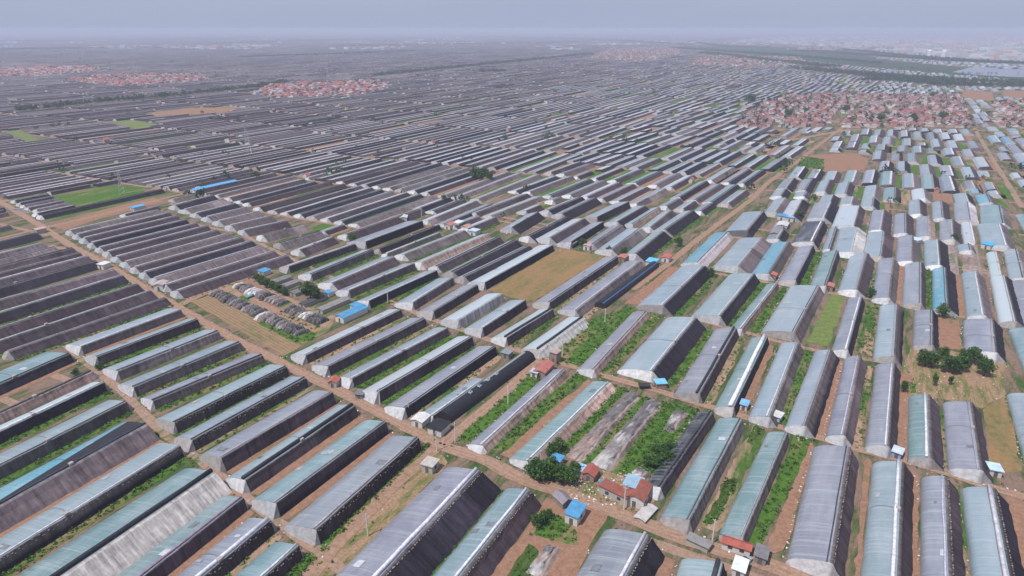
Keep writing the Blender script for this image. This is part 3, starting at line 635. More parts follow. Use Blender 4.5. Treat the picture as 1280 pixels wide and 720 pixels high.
def fill(smax=13000, kL=1.0, kp=1.0):
    pend = []
    for z, (th, L0, p0, films, walls, lg) in ZONE.items():
        L0 *= kL; p0 *= kp
        sa, ca = math.sin(th), math.cos(th)
        T = -11000.0
        while T < 9000:
            chunk = random.uniform(170, 380); s = 130 + random.uniform(-60, 0); pitch = p0 * random.uniform(.9, 1.12)
            chf = random.choice(films) + random.choice(films); chw = random.choice(walls)
            rowi = 0
            while s < smax:
                far = s > 2600
                L = L0 * random.uniform(.85, 1.25) * (1 if not far else (1.5 if s < 6500 else 3)); pp = pitch * (1 if not far else (1.35 if s < 4200 else (1.9 if s < 6500 else 4.5)))
                t = T + random.uniform(0, 3); any_in = False
                rf = random.choice(films) + chf
                flat = random.random() < .045 and s > 500
                while t < T + chunk - pp * .6:
                    x, y = s * sa + t * ca, s * ca - t * sa
                    xm, ym = x + L / 2 * sa, y + L / 2 * ca
                    ok = ym > 40 and y > 60
                    if ok:
                        u, v = PX(xm, ym)
                        ok = -160 < u < 1440 and 39 < v < 800
                    if ok: ok = zone(xm, ym) == z
                    if ok:
                        wf, wb = (pp * random.uniform(.56, .64), pp * random.uniform(.27, .32)) if z != 'R' else (pp * random.uniform(.52, .58), pp * random.uniform(.30, .37))
                        na = max(8, int(L / 2.5)); aa = np.linspace(-1, L + 1, na)[:, None]; bb = np.linspace(-wf - .3, wb + .3, 4)[None, :]
                        hx = (x + aa * sa + bb * ca); hy = (y + aa * ca - bb * sa)
                        free = ~occ_hit(hx, hy).any(axis=1)
                        if not free.all():
                            best = cur = 0; e = -1
                            for i_, q_ in enumerate(free):
                                cur = cur + 1 if q_ else 0
                                if cur > best: best, e = cur, i_
                            s0 = aa[e - best + 1, 0] if best else 0; ll = aa[e, 0] - s0 if best else 0
                            if ll < 15: ok = False
                            else: x, y, Lh = x + (s0 + 1) * sa, y + (s0 + 1) * ca, ll - 2
                        else: Lh = L
                    if ok and ym > 700: ok = not any(in_poly(P, xm, ym) or in_poly(P, x, y) or in_poly(P, x + Lh * sa, y + Lh * ca) for P in NOGO)
                    if ok:
                        any_in = True
                        keep = random.random() > (.06 if ym < 700 else .08)
                        if ym < 3500 and (not keep or random.random() < .16):
                            pw = wf if not keep else .0; PLOTS.append((x, y, th, Lh, (-pw, wb + .2) if not keep else (wb, wb + pp * .16)))
                        if keep:
                            f = random.choice(rf + films); wl = random.choice(walls + chw); hh_ = random.uniform(2.3, 3.4) * (.80 if z == 'L' else .9 if z == 'M' else 1)
                            if flat: f = random.choice('wbbt'); hh_ = 1.6; wf, wb = wf * 1.25, .5
                            if ym < 1780: pend.append([(x - wf * ca, y + wf * sa), (x + Lh * sa - wf * ca, y + Lh * ca + wf * sa), (x + Lh * sa + wb * ca, y + Lh * ca - wb * sa), (x + wb * ca, y - wb * sa)])
                            FARP.append((x, y, th + random.uniform(-.006, .006), Lh * random.uniform(.92, 1.0), wf, wb, hh_, f, wl, math.hypot(xm, ym), z))
                    kst = random.choice((1, 1, 1, 1, 1.06, 1.18, 1.4)); t += pp * kst
                    if ok and kst > 1.1 and ym < 3500: PLOTS.append((x, y, th, Lh, (wb - .2, wb + (kst - 1) * pp + .6)))
                if any_in and s < 2600: LANES.append((s - lg / 2, T, T + chunk, th, z))
                s += L + lg; rowi += 1
            T += chunk + random.uniform(0, 2)
    for q in pend: occ_poly(q)
fill()
fill(1500, .5, .92)
fill(900, .36, .8)
FARP.sort(key=lambda r: r[9])
n_ind = max(0, 300 - len(HOUSES))
ind, rest = FARP[:n_ind], FARP[n_ind:]
cntl = {}
ZW = {'R': 'right of the axis road', 'M': 'in the middle plain', 'L': 'in the left plain'}
def where(x, y):
    u, v = PX(x, y)
    side = ['far left', 'left', 'centre-left', 'centre', 'centre-right', 'right', 'far right'][min(6, max(0, int((u + 40) / 195)))]
    return side, int((v - 200) / 26)
for r in ind:
    x, y, th, L, wf, wb, h, f, wl, d, z = r
    sd_, rw = where(x + L / 2 * math.sin(th), y + L / 2 * math.cos(th)); k = (sd_, f, wl); cntl[k] = cntl.get(k, 0) + 1
    lab = '%s greenhouse, %s wall, %s nearest of its kind, upper rows, %s' % (FILM_W[f], WALL_W[wl], ordinal(cntl[k] - 1), sd_)
    P1 = Vector((x, y, 0)); HOUSES.append((P1, Vector((math.sin(th), math.cos(th), 0)), L, wf, wb, h, f, wl, lab, {'detail': 0, 'gap': random.choice('gmsnnn')}))
for hs in HOUSES: build_house(*hs)

# strips of weeds or soil behind the explicit houses
WEEDS = []      # x, y, size
def weed_quad(P, dens):
    P = [Vector(p) for p in P]; xs = [p.x for p in P]; ys = [p.y for p in P]
    area = abs(sum(P[i].x * P[(i + 1) % len(P)].y - P[(i + 1) % len(P)].x * P[i].y for i in range(len(P)))) / 2
    bx = (max(xs) - min(xs)) * (max(ys) - min(ys)); pl = [(p.x, p.y) for p in P]
    for _ in range(int(bx * dens * .5)):
        x, y = random.uniform(min(xs), max(xs)), random.uniform(min(ys), max(ys))
        if in_poly(pl, x, y): WEEDS.append((x, y, random.uniform(.35, 1.0)))
for P, d in GREENS: weed_quad(P, d)
for (P1, a, L, wf, wb, h, f, wl, lab, o) in HOUSES:
    g = o.get('gap', 'n'); n = Vector((a.y, -a.x, 0))
    if g == 'n': continue
    z = .045 + .02 * random.random(); wgap = random.uniform(2.2, 3.6)
    V = []; m = max(4, int(L / 4)); mat = {'g': 'green', 'm': 'mixed', 's': 'soil'}[g]
    for i in range(m + 1):
        c = P1 + a * (L * i / m); x0 = c + n * (wb - .3); x1 = c + n * (wb + wgap * random.uniform(.75, 1.2)); V += [(x0.x, x0.y, z), (x1.x, x1.y, z)]
    q = mesh_obj('weedy_strip' if g != 's' else 'soil_strip', V, [(2 * i, 2 * i + 1, 2 * i + 3, 2 * i + 2) for i in range(m)], M[mat]); q['kind'] = 'structure'
    if g in 'gm' and P1.length < 420:
        for _ in range(int(L * (2.2 if g == 'g' else .8))):
            c = P1 + a * random.uniform(0, L) + n * (wb + random.uniform(0, wgap)); WEEDS.append((c.x, c.y, random.uniform(.3, .85)))
# scattered bushes on the lane verges
for pts, wd in ROADS[:8]:
    for p, q in zip(pts[:-1], pts[1:]):
        d = (q - p); nn = Vector((-d.y, d.x, 0)).normalized()
        for _ in range(int(d.length * .55)):
            c = p + d * random.random() + nn * random.choice((-1, 1)) * (wd / 2 + random.uniform(.3, 1.6))
            if c.length < 480: WEEDS.append((c.x, c.y, random.uniform(.2, .6)))
def clumps(name, items, nq, cols, leaf=.55, flat=.7):
    A = np.array(items); k = len(A)
    cen = np.repeat(A[:, :2], nq, 0); sz = np.repeat(A[:, 2], nq)
    m = k * nq
    off = rng.normal(size=(m, 3)); off /= np.linalg.norm(off, axis=1, keepdims=True); off *= (rng.random((m, 1)) ** .4)
    pc = np.empty((m, 3)); pc[:, 0] = cen[:, 0] + off[:, 0] * sz; pc[:, 1] = cen[:, 1] + off[:, 1] * sz; pc[:, 2] = (.35 + np.abs(off[:, 2])) * sz * flat
    u = rng.normal(size=(m, 3)); u /= np.linalg.norm(u, axis=1, keepdims=True); v = np.cross(u, rng.normal(size=(m, 3))); v /= np.linalg.norm(v, axis=1, keepdims=True)
    s = (sz * leaf * rng.uniform(.6, 1.2, m))[:, None]
    V = np.stack([pc - u * s, pc + v * s * .7, pc + u * s, pc - v * s * .7], 1).reshape(-1, 3)
    Fc = np.arange(m * 4).reshape(-1, 4)
    ci = np.repeat(rng.integers(0, len(cols), k), nq); C = np.array(cols)[ci] * np.repeat(rng.uniform(.75, 1.25, k), nq)[:, None] * rng.uniform(.85, 1.15, (m, 1))
    o = mesh_obj(name, V, Fc, M['leaf'], None, None, None, np.repeat(C, 4, 0)); o['kind'] = 'stuff'; return o
o = clumps('weeds', WEEDS, 6, [(.072, .165, .022), (.06, .14, .022), (.09, .18, .03), (.05, .11, .022), (.105, .15, .04)])
tag(o, 'low green weeds growing along verges and between the greenhouses', 'weeds')
RUB = MB()
def debris(x, y, big=1.0):
    sz = random.uniform(.08, .30) * big; a_ = random.uniform(0, 3.1); c_, s_ = math.cos(a_) * sz, math.sin(a_) * sz; hz_ = sz * random.uniform(.5, 1.2)
    V = [(x + px * c_ - py * s_ * .7, y + px * s_ + py * c_ * .7, z) for z in (.02, hz_) for px, py in ((-1, -1), (1, -1), (1, 1), (-1, 1))]
    RUB.add(V, [(4, 5, 6, 7), (0, 1, 5, 4), (1, 2, 6, 5), (2, 3, 7, 6), (3, 0, 4, 7)], 0, random.choice(((.6, .58, .56), (.45, .40, .38), (.35, .2, .15), (.5, .32, .25), (.08, .08, .09), (.68, .68, .68), (.3, .27, .25))))
for (P1, a, L, wf, wb, h, f, wl, lab, o) in HOUSES:
    if P1.length > 520: continue
    n = Vector((a.y, -a.x, 0))
    for e in (P1 - a * 1.5, P1 + a * (L + 1.5)):
        for _ in range(random.randint(1, 7)):
            q = e + n * random.gauss(0, wf * .5) + a * random.gauss(0, 1.3); debris(q.x, q.y)
    for _ in range(int(L * random.choice((0, .2, .5, 1.4)))):
        q = P1 + a * random.uniform(0, L) - n * (wf + random.uniform(.2, 1.0)); debris(q.x, q.y, .8)
for pts, wd in ROADS[:7]:
    for p, q in zip(pts[:-1], pts[1:]):
        d = (q - p); nn = Vector((-d.y, d.x, 0)).normalized()
        for _ in range(int(d.length * .2)):
            c = p + d * random.random() + nn * random.choice((-1, 1)) * (wd / 2 + random.gauss(.6, .7)); debris(c.x, c.y)
for _ in range(330):
    q = G(random.uniform(700, 800), random.uniform(588, 632)); debris(q.x, q.y, 1.1)
for _ in range(160):
    q = G(random.uniform(1130, 1255), random.uniform(455, 500)); debris(q.x, q.y, .7)
o = RUB.build('rubble', M['paint']); tag(o, 'scattered bricks, bags and plastic litter along lanes and gable ends', 'rubble', None, 'stuff')
print('houses', len(HOUSES), 'far', len(rest), 'weeds', len(WEEDS))

# ---- all remaining greenhouses as one mass
def far_mass(rows):
    V = []; Fc = []; MI = []; UV = []; C = []; b = 0
    for (x, y, th, L, wf, wb, h, f, wl, d, z) in rows:
        sa, ca = math.sin(th), math.cos(th)
        def W(px, py, pz): return (x + py * sa + px * ca, y + py * ca - px * sa, pz)
        pr = [(-wf, .02), (-wf * .80, h * .72), (-wf * .12, h), (.5, h * .97), (wb, 0)]
        cf, cw = jitc(FILM[f], .28), jitc(WALL[wl], .35); rc = random.choice(((.5, .49, .53), (.44, .43, .46), (.35, .34, .36), (.2, .19, .2), tuple(cw)))
        ce = random.choice(((.42, .42, .44), (.34, .31, .30), (.30, .24, .22), tuple(cw), tuple(cw), tuple(cw))); ju = random.uniform(0, 500)
        for a_, c_, m_ in ((0, cf, 0), (1, cf, 0), (2, rc, 1), (3, cw, 1)):
            V += [W(*(pr[a_][0], 0, pr[a_][1])), W(pr[a_ + 1][0], 0, pr[a_ + 1][1]), W(pr[a_ + 1][0], L, pr[a_ + 1][1]), W(pr[a_][0], L, pr[a_][1])]
            UV += [(ju, 0), (ju, 4), (ju + L, 4), (ju + L, 0)]; C += [c_] * 4; Fc.append((b, b + 1, b + 2, b + 3)); MI.append(m_); b += 4
        for yy, s in ((0, -1), (L, 1)):
            V += [W(pr[0][0], yy + s * .3, 0), W(pr[1][0], yy, pr[1][1]), W(pr[2][0], yy, pr[2][1]), W(pr[3][0], yy, h), W(pr[4][0], yy + s * .3, 0)]
            UV += [(0, 0)] * 5; C += [ce] * 5; Fc.append(tuple(range(b, b + 5)) if s > 0 else tuple(range(b + 4, b - 1, -1))); MI.append(2); b += 5
    o = mesh_obj('distant_greenhouses', np.array(V), Fc, [M['film'], M['wall'], M['end']], None, MI, UV, np.array(C)); o['kind'] = 'stuff'
    tag(o, 'thousands of distant film greenhouses in rows fading into the haze', 'greenhouses')
far_mass(rest)
# weedy or bare plots between the far rows
for mt, nm, sel in (('green', 'weedy_plot', 0), ('mixed', 'field_plot', 1), ('soil', 'bare_plot', 2)):
    V = []; Fc = []
    for i, (x, y, th, L, (a0, a1)) in enumerate(PLOTS):
        if (0, 0, 0, 1, 2)[i % 5] != sel: continue
        sa, ca = math.sin(th), math.cos(th); b = len(V)
        for px, py in ((a0, 0), (a1, 0), (a1, L), (a0, L)): V.append((x + py * sa + px * ca, y + py * ca - px * sa, .036))
        Fc.append((b, b + 1, b + 2, b + 3))
    if V: mesh_obj(nm, V, Fc, M[mt])['kind'] = 'structure'
# lanes between the far rows
V = []; Fc = []
for s, t0, t1, th, z in LANES:
    sa, ca = math.sin(th), math.cos(th); n = int((t1 - t0) / 20)
    for i in range(n):
        ta, tb = t0 + (t1 - t0) * i / n, t0 + (t1 - t0) * (i + 1) / n; xm, ym = s * sa + (ta + tb) / 2 * ca, s * ca - (ta + tb) / 2 * sa
        if ym < 60 or zone(xm, ym) != z: continue
        if ym < 1790 and occ_hit(np.array([xm]), np.array([ym]))[0]: continue
        b = len(V)
        for tt, ss in ((ta, s - 1.6), (tb, s - 1.6), (tb, s + 1.6), (ta, s + 1.6)): V.append((ss * sa + tt * ca, ss * ca - tt * sa, .03))
        Fc.append((b, b + 1, b + 2, b + 3))
o = mesh_obj('field_path', V, Fc, M['lane']); o['kind'] = 'structure'
# ------------------------------------------------------------------ the black tunnels
def tunnel(near_l, near_r, far_l, far_r, h, label, strip=None, stripe=None, vents=0):
    A, B, C_, D = G(*near_l), G(*near_r), G(*far_l), G(*far_r)
    P1, P2 = (A + B) / 2, (C_ + D) / 2; a = P2 - P1; L = a.length; a.normalize(); n = Vector((a.y, -a.x, 0)); r = max(2.2, abs((B - A).dot(n)) / 2)
    occ_poly([P1 - n * (r + 1), P2 - n * (r + 1), P2 + n * (r + 1), P1 + n * (r + 1)])
    root = empty('tunnel_greenhouse', (P1.x, P1.y, 0), math.atan2(a.y, a.x) - math.pi / 2); tag(root, label, 'greenhouse', 'black covered tunnels')
    def arc(t, k=1.0): return (-r * math.cos(t) * k, h * math.sin(t) ** .8 * k if math.sin(t) > 0 else 0)
    def sheet(name, t0, t1, y0, y1, off, col, mat):
        V = []; Fc = []; ny = max(3, int((y1 - y0) / 3)); q = 9; UV = []
        for i in range(ny + 1):
            j = random.uniform(-.05, .05)
            for k in range(q):
                x, z = arc(t0 + (t1 - t0) * k / (q - 1)); V.append((x * (1 + off), y0 + (y1 - y0) * i / ny, z * (1 + off) + (j if 1 < k < q - 2 else 0))); UV.append((V[-1][1], k))
        for i in range(ny):
            for k in range(q - 1): Fc.append((i * q + k, (i + 1) * q + k, (i + 1) * q + k + 1, i * q + k + 1))
        mesh_obj(name, V, Fc, M[mat], root, None, UV, np.array([col] * len(V)), True)
    sheet('cover', 0, math.pi, 0, L, 0, (.016, .016, .022), 'cloth')
    if strip: sheet('film_strip', .25, 1.45, L * strip[0], L * strip[1], .015, (.20, .25, .29), 'film')
    if stripe: sheet('blue_stripe', 2.08, 2.24, 0, L, .02, (.05, .14, .32), 'cloth')
    for y in (0, L):
        V = [(*arc(math.pi * k / 8)[:1], y, arc(math.pi * k / 8)[1]) for k in range(9)]
        mesh_obj('end_wall', V, [tuple(range(9))], M['cloth'], root, None, None, np.array([(.02, .02, .026)] * 9))
    for k in range(vents):
        b = MB(); y = L * (.28 + .1 * k); b.box(-.5, .5, y - .6, y + .6, h - .1, h + .35, 0, (.4, .5, .6)); b.box(-.3, .3, y - .35, y + .35, h + .35, h + .42, 0, (.02, .02, .03)); b.build('roof_vent', M['metal'], root)
tunnel((547, 522), (563, 530), (653, 445), (669, 452), 3.4, 'long black arched tunnel beside the farm track above the crossroads', (.45, .97), None, 4)
tunnel((742, 384), (757, 386), (812, 332), (824, 334), 3.0, 'dark grey tunnel with a blue stripe next to the straight road', None, 1)

# ------------------------------------------------------------------ ruined greenhouses: sagging felt between low earth banks
def ruin(px, h, label, cols):
    A, B, C_, D = [G(*p) for p in px]      # near-left, near-right, far-right, far-left
    nu, nv = 8, max(8, int((D - A).length / 2)); V = []; Fc = []; C = []
    for i in range(nv + 1):
        f = i / nv; l, r = A.lerp(D, f), B.lerp(C_, f); pc = cols[int(f * len(cols) * .999)]
        for k in range(nu + 1):
            g = k / nu; p = l.lerp(r, g); e = min(g, 1 - g, f * 3, (1 - f) * 3)
            z = 0 if e <= 0 else h * min(1, e * 5) * (.45 + .55 * g) * random.uniform(.55, 1.1)
            V.append((p.x + random.uniform(-.25, .25), p.y + random.uniform(-.25, .25), z)); C.append(jitc(pc if random.random() > .2 else random.choice(cols), .3))
    for i in range(nv):
        for k in range(nu): Fc.append((i * (nu + 1) + k, i * (nu + 1) + k + 1, (i + 1) * (nu + 1) + k + 1, (i + 1) * (nu + 1) + k))
    root = empty('ruined_greenhouse', (0, 0, 0)); tag(root, label, 'greenhouse', 'collapsed greenhouses among the weeds')
    mesh_obj('collapsed_felt', V, Fc, M['cloth'], root, None, None, np.array(C))
    d = (C_ - B); n_ = max(4, int(d.length / 1.5)); nn = Vector((d.y, -d.x, 0)).normalized(); V = []; Fc = []; C = []
    for i in range(n_ + 1):
        p = B.lerp(C_, i / n_); hh = h * random.uniform(.45, 1.1) * min(1, 3 * i / n_, 3 * (1 - i / n_))
        for x, z in ((-.9, 0), (-.35, hh), (.3, hh * .95), (1.0, 0)): q = p + nn * (x + random.uniform(-.15, .15)); V.append((q.x, q.y, max(0, z))); C.append(jitc((.24, .19, .17), .25))
    for i in range(n_):
        for k in range(3): Fc.append((i * 4 + k, i * 4 + k + 1, i * 4 + 5 + k, i * 4 + 4 + k))
    mesh_obj('earth_bank', V, Fc, M['roofing'], root, None, None, np.array(C))
GY, PK, LG = (.13, .12, .125), (.27, .2, .18), (.36, .34, .34)
ruin([(706, 570), (726, 578), (800, 494), (786, 488)], 1.5, 'leftmost ruined greenhouse, torn grey felt with a pink rubble end', [PK, PK, (.18, .15, .14), GY, GY, GY])
ruin([(739, 578), (759, 590), (827, 505), (812, 497)], 1.8, 'longest ruined greenhouse with pale torn sheets, middle of the weeds', [LG, (.22, .2, .2), LG, GY, GY, GY, GY])
ruin([(828, 538), (839, 542), (859, 515), (843, 511)], 1.2, 'short ruined greenhouse with pale plastic, far end of the weeds', [GY, LG, GY])
ruin([(784, 596), (800, 603), (811, 590), (796, 582)], 1.4, 'stub of a ruined greenhouse beside the red-roofed farmhouse', [LG, GY])
ruin([(655, 716), (676, 722), (697, 684), (684, 680)], 1.3, 'ruined greenhouse bank beside the crop rows in the front garden', [LG, PK, GY])
ruin([(12, 262), (30, 266), (90, 257), (70, 250)], 1.0, 'broken low greenhouse frames below the green field', [GY, LG, GY, PK])
ruin([(1183, 344), (1196, 344), (1194, 306), (1184, 306)], .7, 'roofless greenhouse plot with earth banks in the right rows', [PK, (.14, .15, .08), PK])
ruin([(1203, 342), (1226, 345), (1219, 306), (1203, 306)], .8, 'wider roofless plot with brown soil in the right rows', [PK, (.2, .15, .12), PK, PK])

# ------------------------------------------------------------------ stacks of rolled mats in the yard
def mat_stack_mesh(i):
    r_ = random.Random(i); V = []; Fc = []; nl, q = 7, 8
    for a_ in range(nl):
        y = -2.9 + 5.8 * a_ / (nl - 1); e = 1 - abs(y / 2.95) ** 3 * .65
        for k in range(q):
            t = math.pi * k / (q - 1); V.append((-.95 * math.cos(t) * (.8 + .2 * e) * r_.uniform(.88, 1.1), y + r_.uniform(-.2, .2), max(0, 1.55 * math.sin(t) * e * r_.uniform(.85, 1.1))))
    for a_ in range(nl - 1):
        for k in range(q - 1): Fc.append((a_ * q + k, a_ * q + k + 1, (a_ + 1) * q + k + 1, (a_ + 1) * q + k)[::-1])
    Fc.append(tuple(range(q))); Fc.append(tuple((nl - 1) * q + k for k in range(q))[::-1]); return V, Fc
rows_ = [((270, 367), (323, 392), 15, 'front row, upper group'), ((329, 396), (377, 417), 13, 'front row, lower group'), ((299, 358), (352, 380), 14, 'back row, upper group'), ((362, 387), (403, 403), 11, 'back row, lower group')]
SC = [((.055, .05, .055), 'black'), ((.11, .10, .105), 'dark grey'), ((.19, .175, .175), 'grey'), ((.15, .12, .115), 'brown'), ((.52, .49, .48), 'pale'), ((.27, .22, .21), 'pinkish')]
for p0, p1, cnt, ph in rows_:
    A, B = G(*p0), G(*p1)
    for i in range(cnt):
        c, cn = random.choice(SC[:4] + SC); p = A.lerp(B, i / (cnt - 1)); V, Fc = mat_stack_mesh(len(ph) * 40 + i + int(p0[0]))
        root = empty('covered_mat_stack', (p.x + random.uniform(-.3, .3), p.y + random.uniform(-.3, .3), 0), -THETA - R(8) + random.uniform(-.12, .12)); root.scale = (random.uniform(1.0, 1.3), random.uniform(1.1, 1.45), random.uniform(1.1, 1.6))
        tag(root, '%s covered mat stack, %s of the yard\'s %s' % (cn, ordinal(i), ph), 'mat stack', 'covered mat stacks in the yard')
        C = [jitc(c, .25) for _ in V]; mesh_obj('cover', V, Fc, M['cloth'], root, None, None, np.array(C))
        for yy in (-1.6, 1.5): b = MB(); b.tube([(-1.02, yy, .1), (-.75, yy, 1.25), (0, yy, 1.66), (.75, yy, 1.25), (1.02, yy, .1)], .07, 4, 0, (.35, .33, .33)); b.build('tie_rope', M['cloth'], root)

# ------------------------------------------------------------------ huts, sheds and farmhouses
def hut(px, L, W_, h, roof, wallc, roofc, label, name='shed', ang=0, pitch=.9, door=True, occ=True, wins=0):
    p = G(*px); rz = -THETA + R(ang); root = empty(name, (p.x, p.y, 0), rz); tag(root, label, name.split('_')[-1] if name != 'farm_house' else 'house', 'small farm buildings')
    b = MB(); b.box(-W_ / 2, W_ / 2, -L / 2, L / 2, 0, h, 0, wallc); b.build('wall', M['paint'], root)
    e = .35; b = MB(); X, Y = W_ / 2 + e, L / 2 + e; tk = .16
    if roof == 'gable':
        for s in (-1, 1):
            V = [(s * X, -Y, h - .1), (s * X, Y, h - .1), (0, Y, h + pitch), (0, -Y, h + pitch)]; V += [(x, y, z + tk) for x, y, z in V]
            b.add(V, [(0, 1, 2, 3), (7, 6, 5, 4), (0, 4, 5, 1), (1, 5, 6, 2), (2, 6, 7, 3), (3, 7, 4, 0)], 0, roofc)
        g = MB()
        for y in (-L / 2 + .02, L / 2 - .02): g.add([(-W_ / 2, y, h), (W_ / 2, y, h), (0, y, h + pitch)], [(0, 1, 2)], 0, wallc)
        g.build('gable', M['paint'], root)
    elif roof == 'flat':
        b.box(-X, X, -Y, Y, h + .003, h + .22, 0, roofc)
    else:
        V = [(-X, -Y, h + pitch * .5), (X, -Y, h + .02), (X, Y, h + .02), (-X, Y, h + pitch * .5)]; V += [(x, y, z + tk) for x, y, z in V]
        b.add(V, [(3, 2, 1, 0), (4, 5, 6, 7), (0, 1, 5, 4), (1, 2, 6, 5), (2, 3, 7, 6), (3, 0, 4, 7)], 0, roofc)
    b.build('roof', M['roofing'], root)
    if door:
        b = MB(); b.box(-.5, .5, -L / 2 - .05, -L / 2 + .02, .02, min(2.0, h - .3), 0, (.12, .10, .10)); b.build('door', M['paint'], root)
    for k in range(wins):
        y = -L / 2 + L * (k + .7) / (wins + .4); b = MB(); b.box(-W_ / 2 - .05, -W_ / 2 + .02, y - .55, y + .55, .9, 1.9, 0, (.05, .06, .07)); b.box(W_ / 2 - .02, W_ / 2 + .05, y - .55, y + .55, .9, 1.9, 0, (.05, .06, .07)); b.build('window', M['paint'], root)
BL, LB, RD, PR, WH, GR, CN, BR = (.075, .25, .45), (.25, .37, .47), (.25, .085, .062), (.42, .22, .18), (.52, .51, .50), (.20, .20, .21), (.36, .33, .31), (.28, .19, .17)
hut((440, 396), 15, 5, 2.6, 'gable', WH, BL, 'long bright blue roofed shed above the tilled field', 'long_shed', -4)
hut((446, 388), 4, 4, 2.6, 'mono', WH, BL, 'short blue wing behind the long blue shed', 'shed', -4, door=False)
hut((417, 384), 17, 4, 1.8, 'gable', CN, (.22, .21, .21), 'low grey livestock shed beside the long blue shed', 'shed', -4, .5)
hut((352, 352), 9, 4, 1.6, 'gable', CN, (.17, .16, .16), 'upper low grey shed behind the yard hedge', 'shed', -4, .4)
hut((362, 358), 11, 4, 1.6, 'gable', CN, (.19, .18, .18), 'middle low grey shed behind the yard hedge', 'shed', -4, .4)
hut((376, 366), 10, 4, 1.6, 'gable', CN, (.16, .15, .15), 'lower low grey shed behind the yard hedge', 'shed', -4, .4)
hut((392, 378), 14, 3.5, 1.6, 'gable', CN, (.07, .07, .075), 'black roofed low shed beside the yard tree', 'shed', -4, .4)
hut((331, 343), 5, 4, 2.2, 'mono', WH, BL, 'small blue roof by the yard entrance hedge', 'shed')
hut((411, 370), 3, 3, 2, 'mono', WH, BL, 'small blue roof beside the yard tree', 'shed')
hut((719, 648), 5.6, 3.4, 2.8, 'mono', WH, BL, 'white hut with a bright blue roof by the main road', 'hut', 0, .5, wins=1)
hut((703, 629), 4.4, 3.0, 1.9, 'gable', GR, (.20, .18, .20), 'small grey tarpaulin hut behind the blue hut', 'hut', 60)
hut((770, 621), 9, 3.6, 2.4, 'mono', CN, RD, 'low red tiled house along the main road', 'farm_house', 78, .7, wins=2)
hut((797, 624), 7.5, 5.2, 2.8, 'gable', WH, RD, 'white farmhouse with red tiled roof by the main road', 'farm_house', 2, 1.1, wins=2)
hut((791, 616), 5.0, 4.2, 3.6, 'mono', WH, LB, 'light blue tin roof over the farmhouse yard', 'shed', 2, .3, door=False)
hut((757, 613), 3, 3, 2, 'mono', WH, BL, 'small blue canopy west of the farmhouse', 'shed', 20, .3, door=False)
hut((738, 597), 4, 3.4, 2.2, 'gable', BR, (.30, .09, .07), 'small dark red roofed hut below the ruined greenhouse', 'hut', 0)
hut((696, 580), 3, 3, 2.2, 'mono', CN, BL, 'blue roofed hut among the garden trees', 'hut', 0, .3)
hut((726, 592), 3, 2.4, 2, 'mono', CN, (.25, .42, .58), 'pale blue roofed hut next to the dark red hut', 'hut', 0, .3)
hut((538, 587), 3.8, 3.6, 2.6, 'flat', CN, (.40, .37, .35), 'grey concrete block hut at the crossroads', 'hut', 4, wins=1)
hut((694, 452), 3.4, 3.0, 4.4, 'flat', BR, (.34, .27, .25), 'tall narrow brown hut in the green field', 'hut', -6)
hut((680, 466), 8.5, 4.2, 2.4, 'gable', BR, (.36, .13, .11), 'red roofed hut at the top of the farm track', 'hut', 2, .7)
hut((669, 470), 3, 2.6, 2.0, 'mono', WH, (.35, .40, .48), 'small pale shed against the red roofed hut', 'shed', 2, .3)
hut((418, 482), 3.6, 3.0, 2.2, 'gable', CN, (.38, .12, .08), 'tiny red roofed hut between two greenhouse ends', 'hut', 20)
hut((451, 496), 3.4, 2.6, 1.8, 'mono', GR, (.16, .15, .16), 'tiny dark grey hut beside the tiny red roofed hut', 'hut', 20, .3)
hut((526, 530), 4.6, 4.0, 2.4, 'gable', WH, (.55, .54, .54), 'white roofed hut where the tunnel meets main road', 'hut', 2, .6)
hut((549, 539), 5.6, 5.0, 2.4, 'flat', WH, (.02, .02, .025), 'black roofed pump house at the black tunnel end', 'hut', 2)
hut((634, 446), 3.6, 3.2, 2.2, 'mono', GR, (.20, .22, .24), 'small grey hut at the far end of black tunnel', 'hut', 0, .3)
hut((825, 484), 3.6, 3.0, 2.2, 'mono', BR, (.16, .42, .62), 'blue roofed hut by the big greenhouse gable', 'hut', -55, .4)
hut((805, 485), 3.4, 2, 1.2, 'flat', (.04, .04, .045), (.03, .03, .035), 'low black water tank box beside the big gable', 'shed', -60, door=False)
hut((930, 510), 3.6, 2.2, 2.0, 'mono', WH, (.18, .38, .62), 'blue and white hut between greenhouses on cross lane', 'hut', 0, .4)
hut((971, 525), 3.6, 2.6, 2.1, 'mono', (.3, .42, .55), WH, 'white roofed blue hut on the cross lane', 'hut', -10, .4)
hut((920, 688), 6.6, 2.4, 2.2, 'gable', WH, (.30, .08, .06), 'long white cottage with dark red roof at roadside', 'farm_house', 92, .7, wins=2)
hut((951, 699), 4.2, 2.6, 2.2, 'mono', GR, (.17, .16, .17), 'small dark grey hut right of the roadside cottage', 'hut', 0, .4)
hut((873, 682), 5.6, 2.4, 1.5, 'mono', CN, (.22, .21, .21), 'low grey block shed left of the roadside cottage', 'shed', 80, .2, door=False)
hut((924, 716), 4.4, 2.6, 2.4, 'mono', WH, (.62, .66, .68), 'white shed at the bottom edge by the road', 'shed', 0, .4)
hut((807, 644), 6.4, 2.8, .9, 'gable', (.38, .36, .35), (.42, .40, .39), 'pale concrete block heap beside the farmhouse', 'shed', -10, .3, door=False)
hut((1121, 570), 3.6, 2.4, 2.0, 'mono', (.22, .34, .55), (.45, .50, .56), 'blue walled hut where cross lane meets greenhouse', 'hut', -10, .3)
hut((1241, 592), 3.8, 3.0, 2.2, 'mono', WH, (.42, .55, .68), 'pale blue roofed hut at the right on cross lane', 'hut', 10, .3)
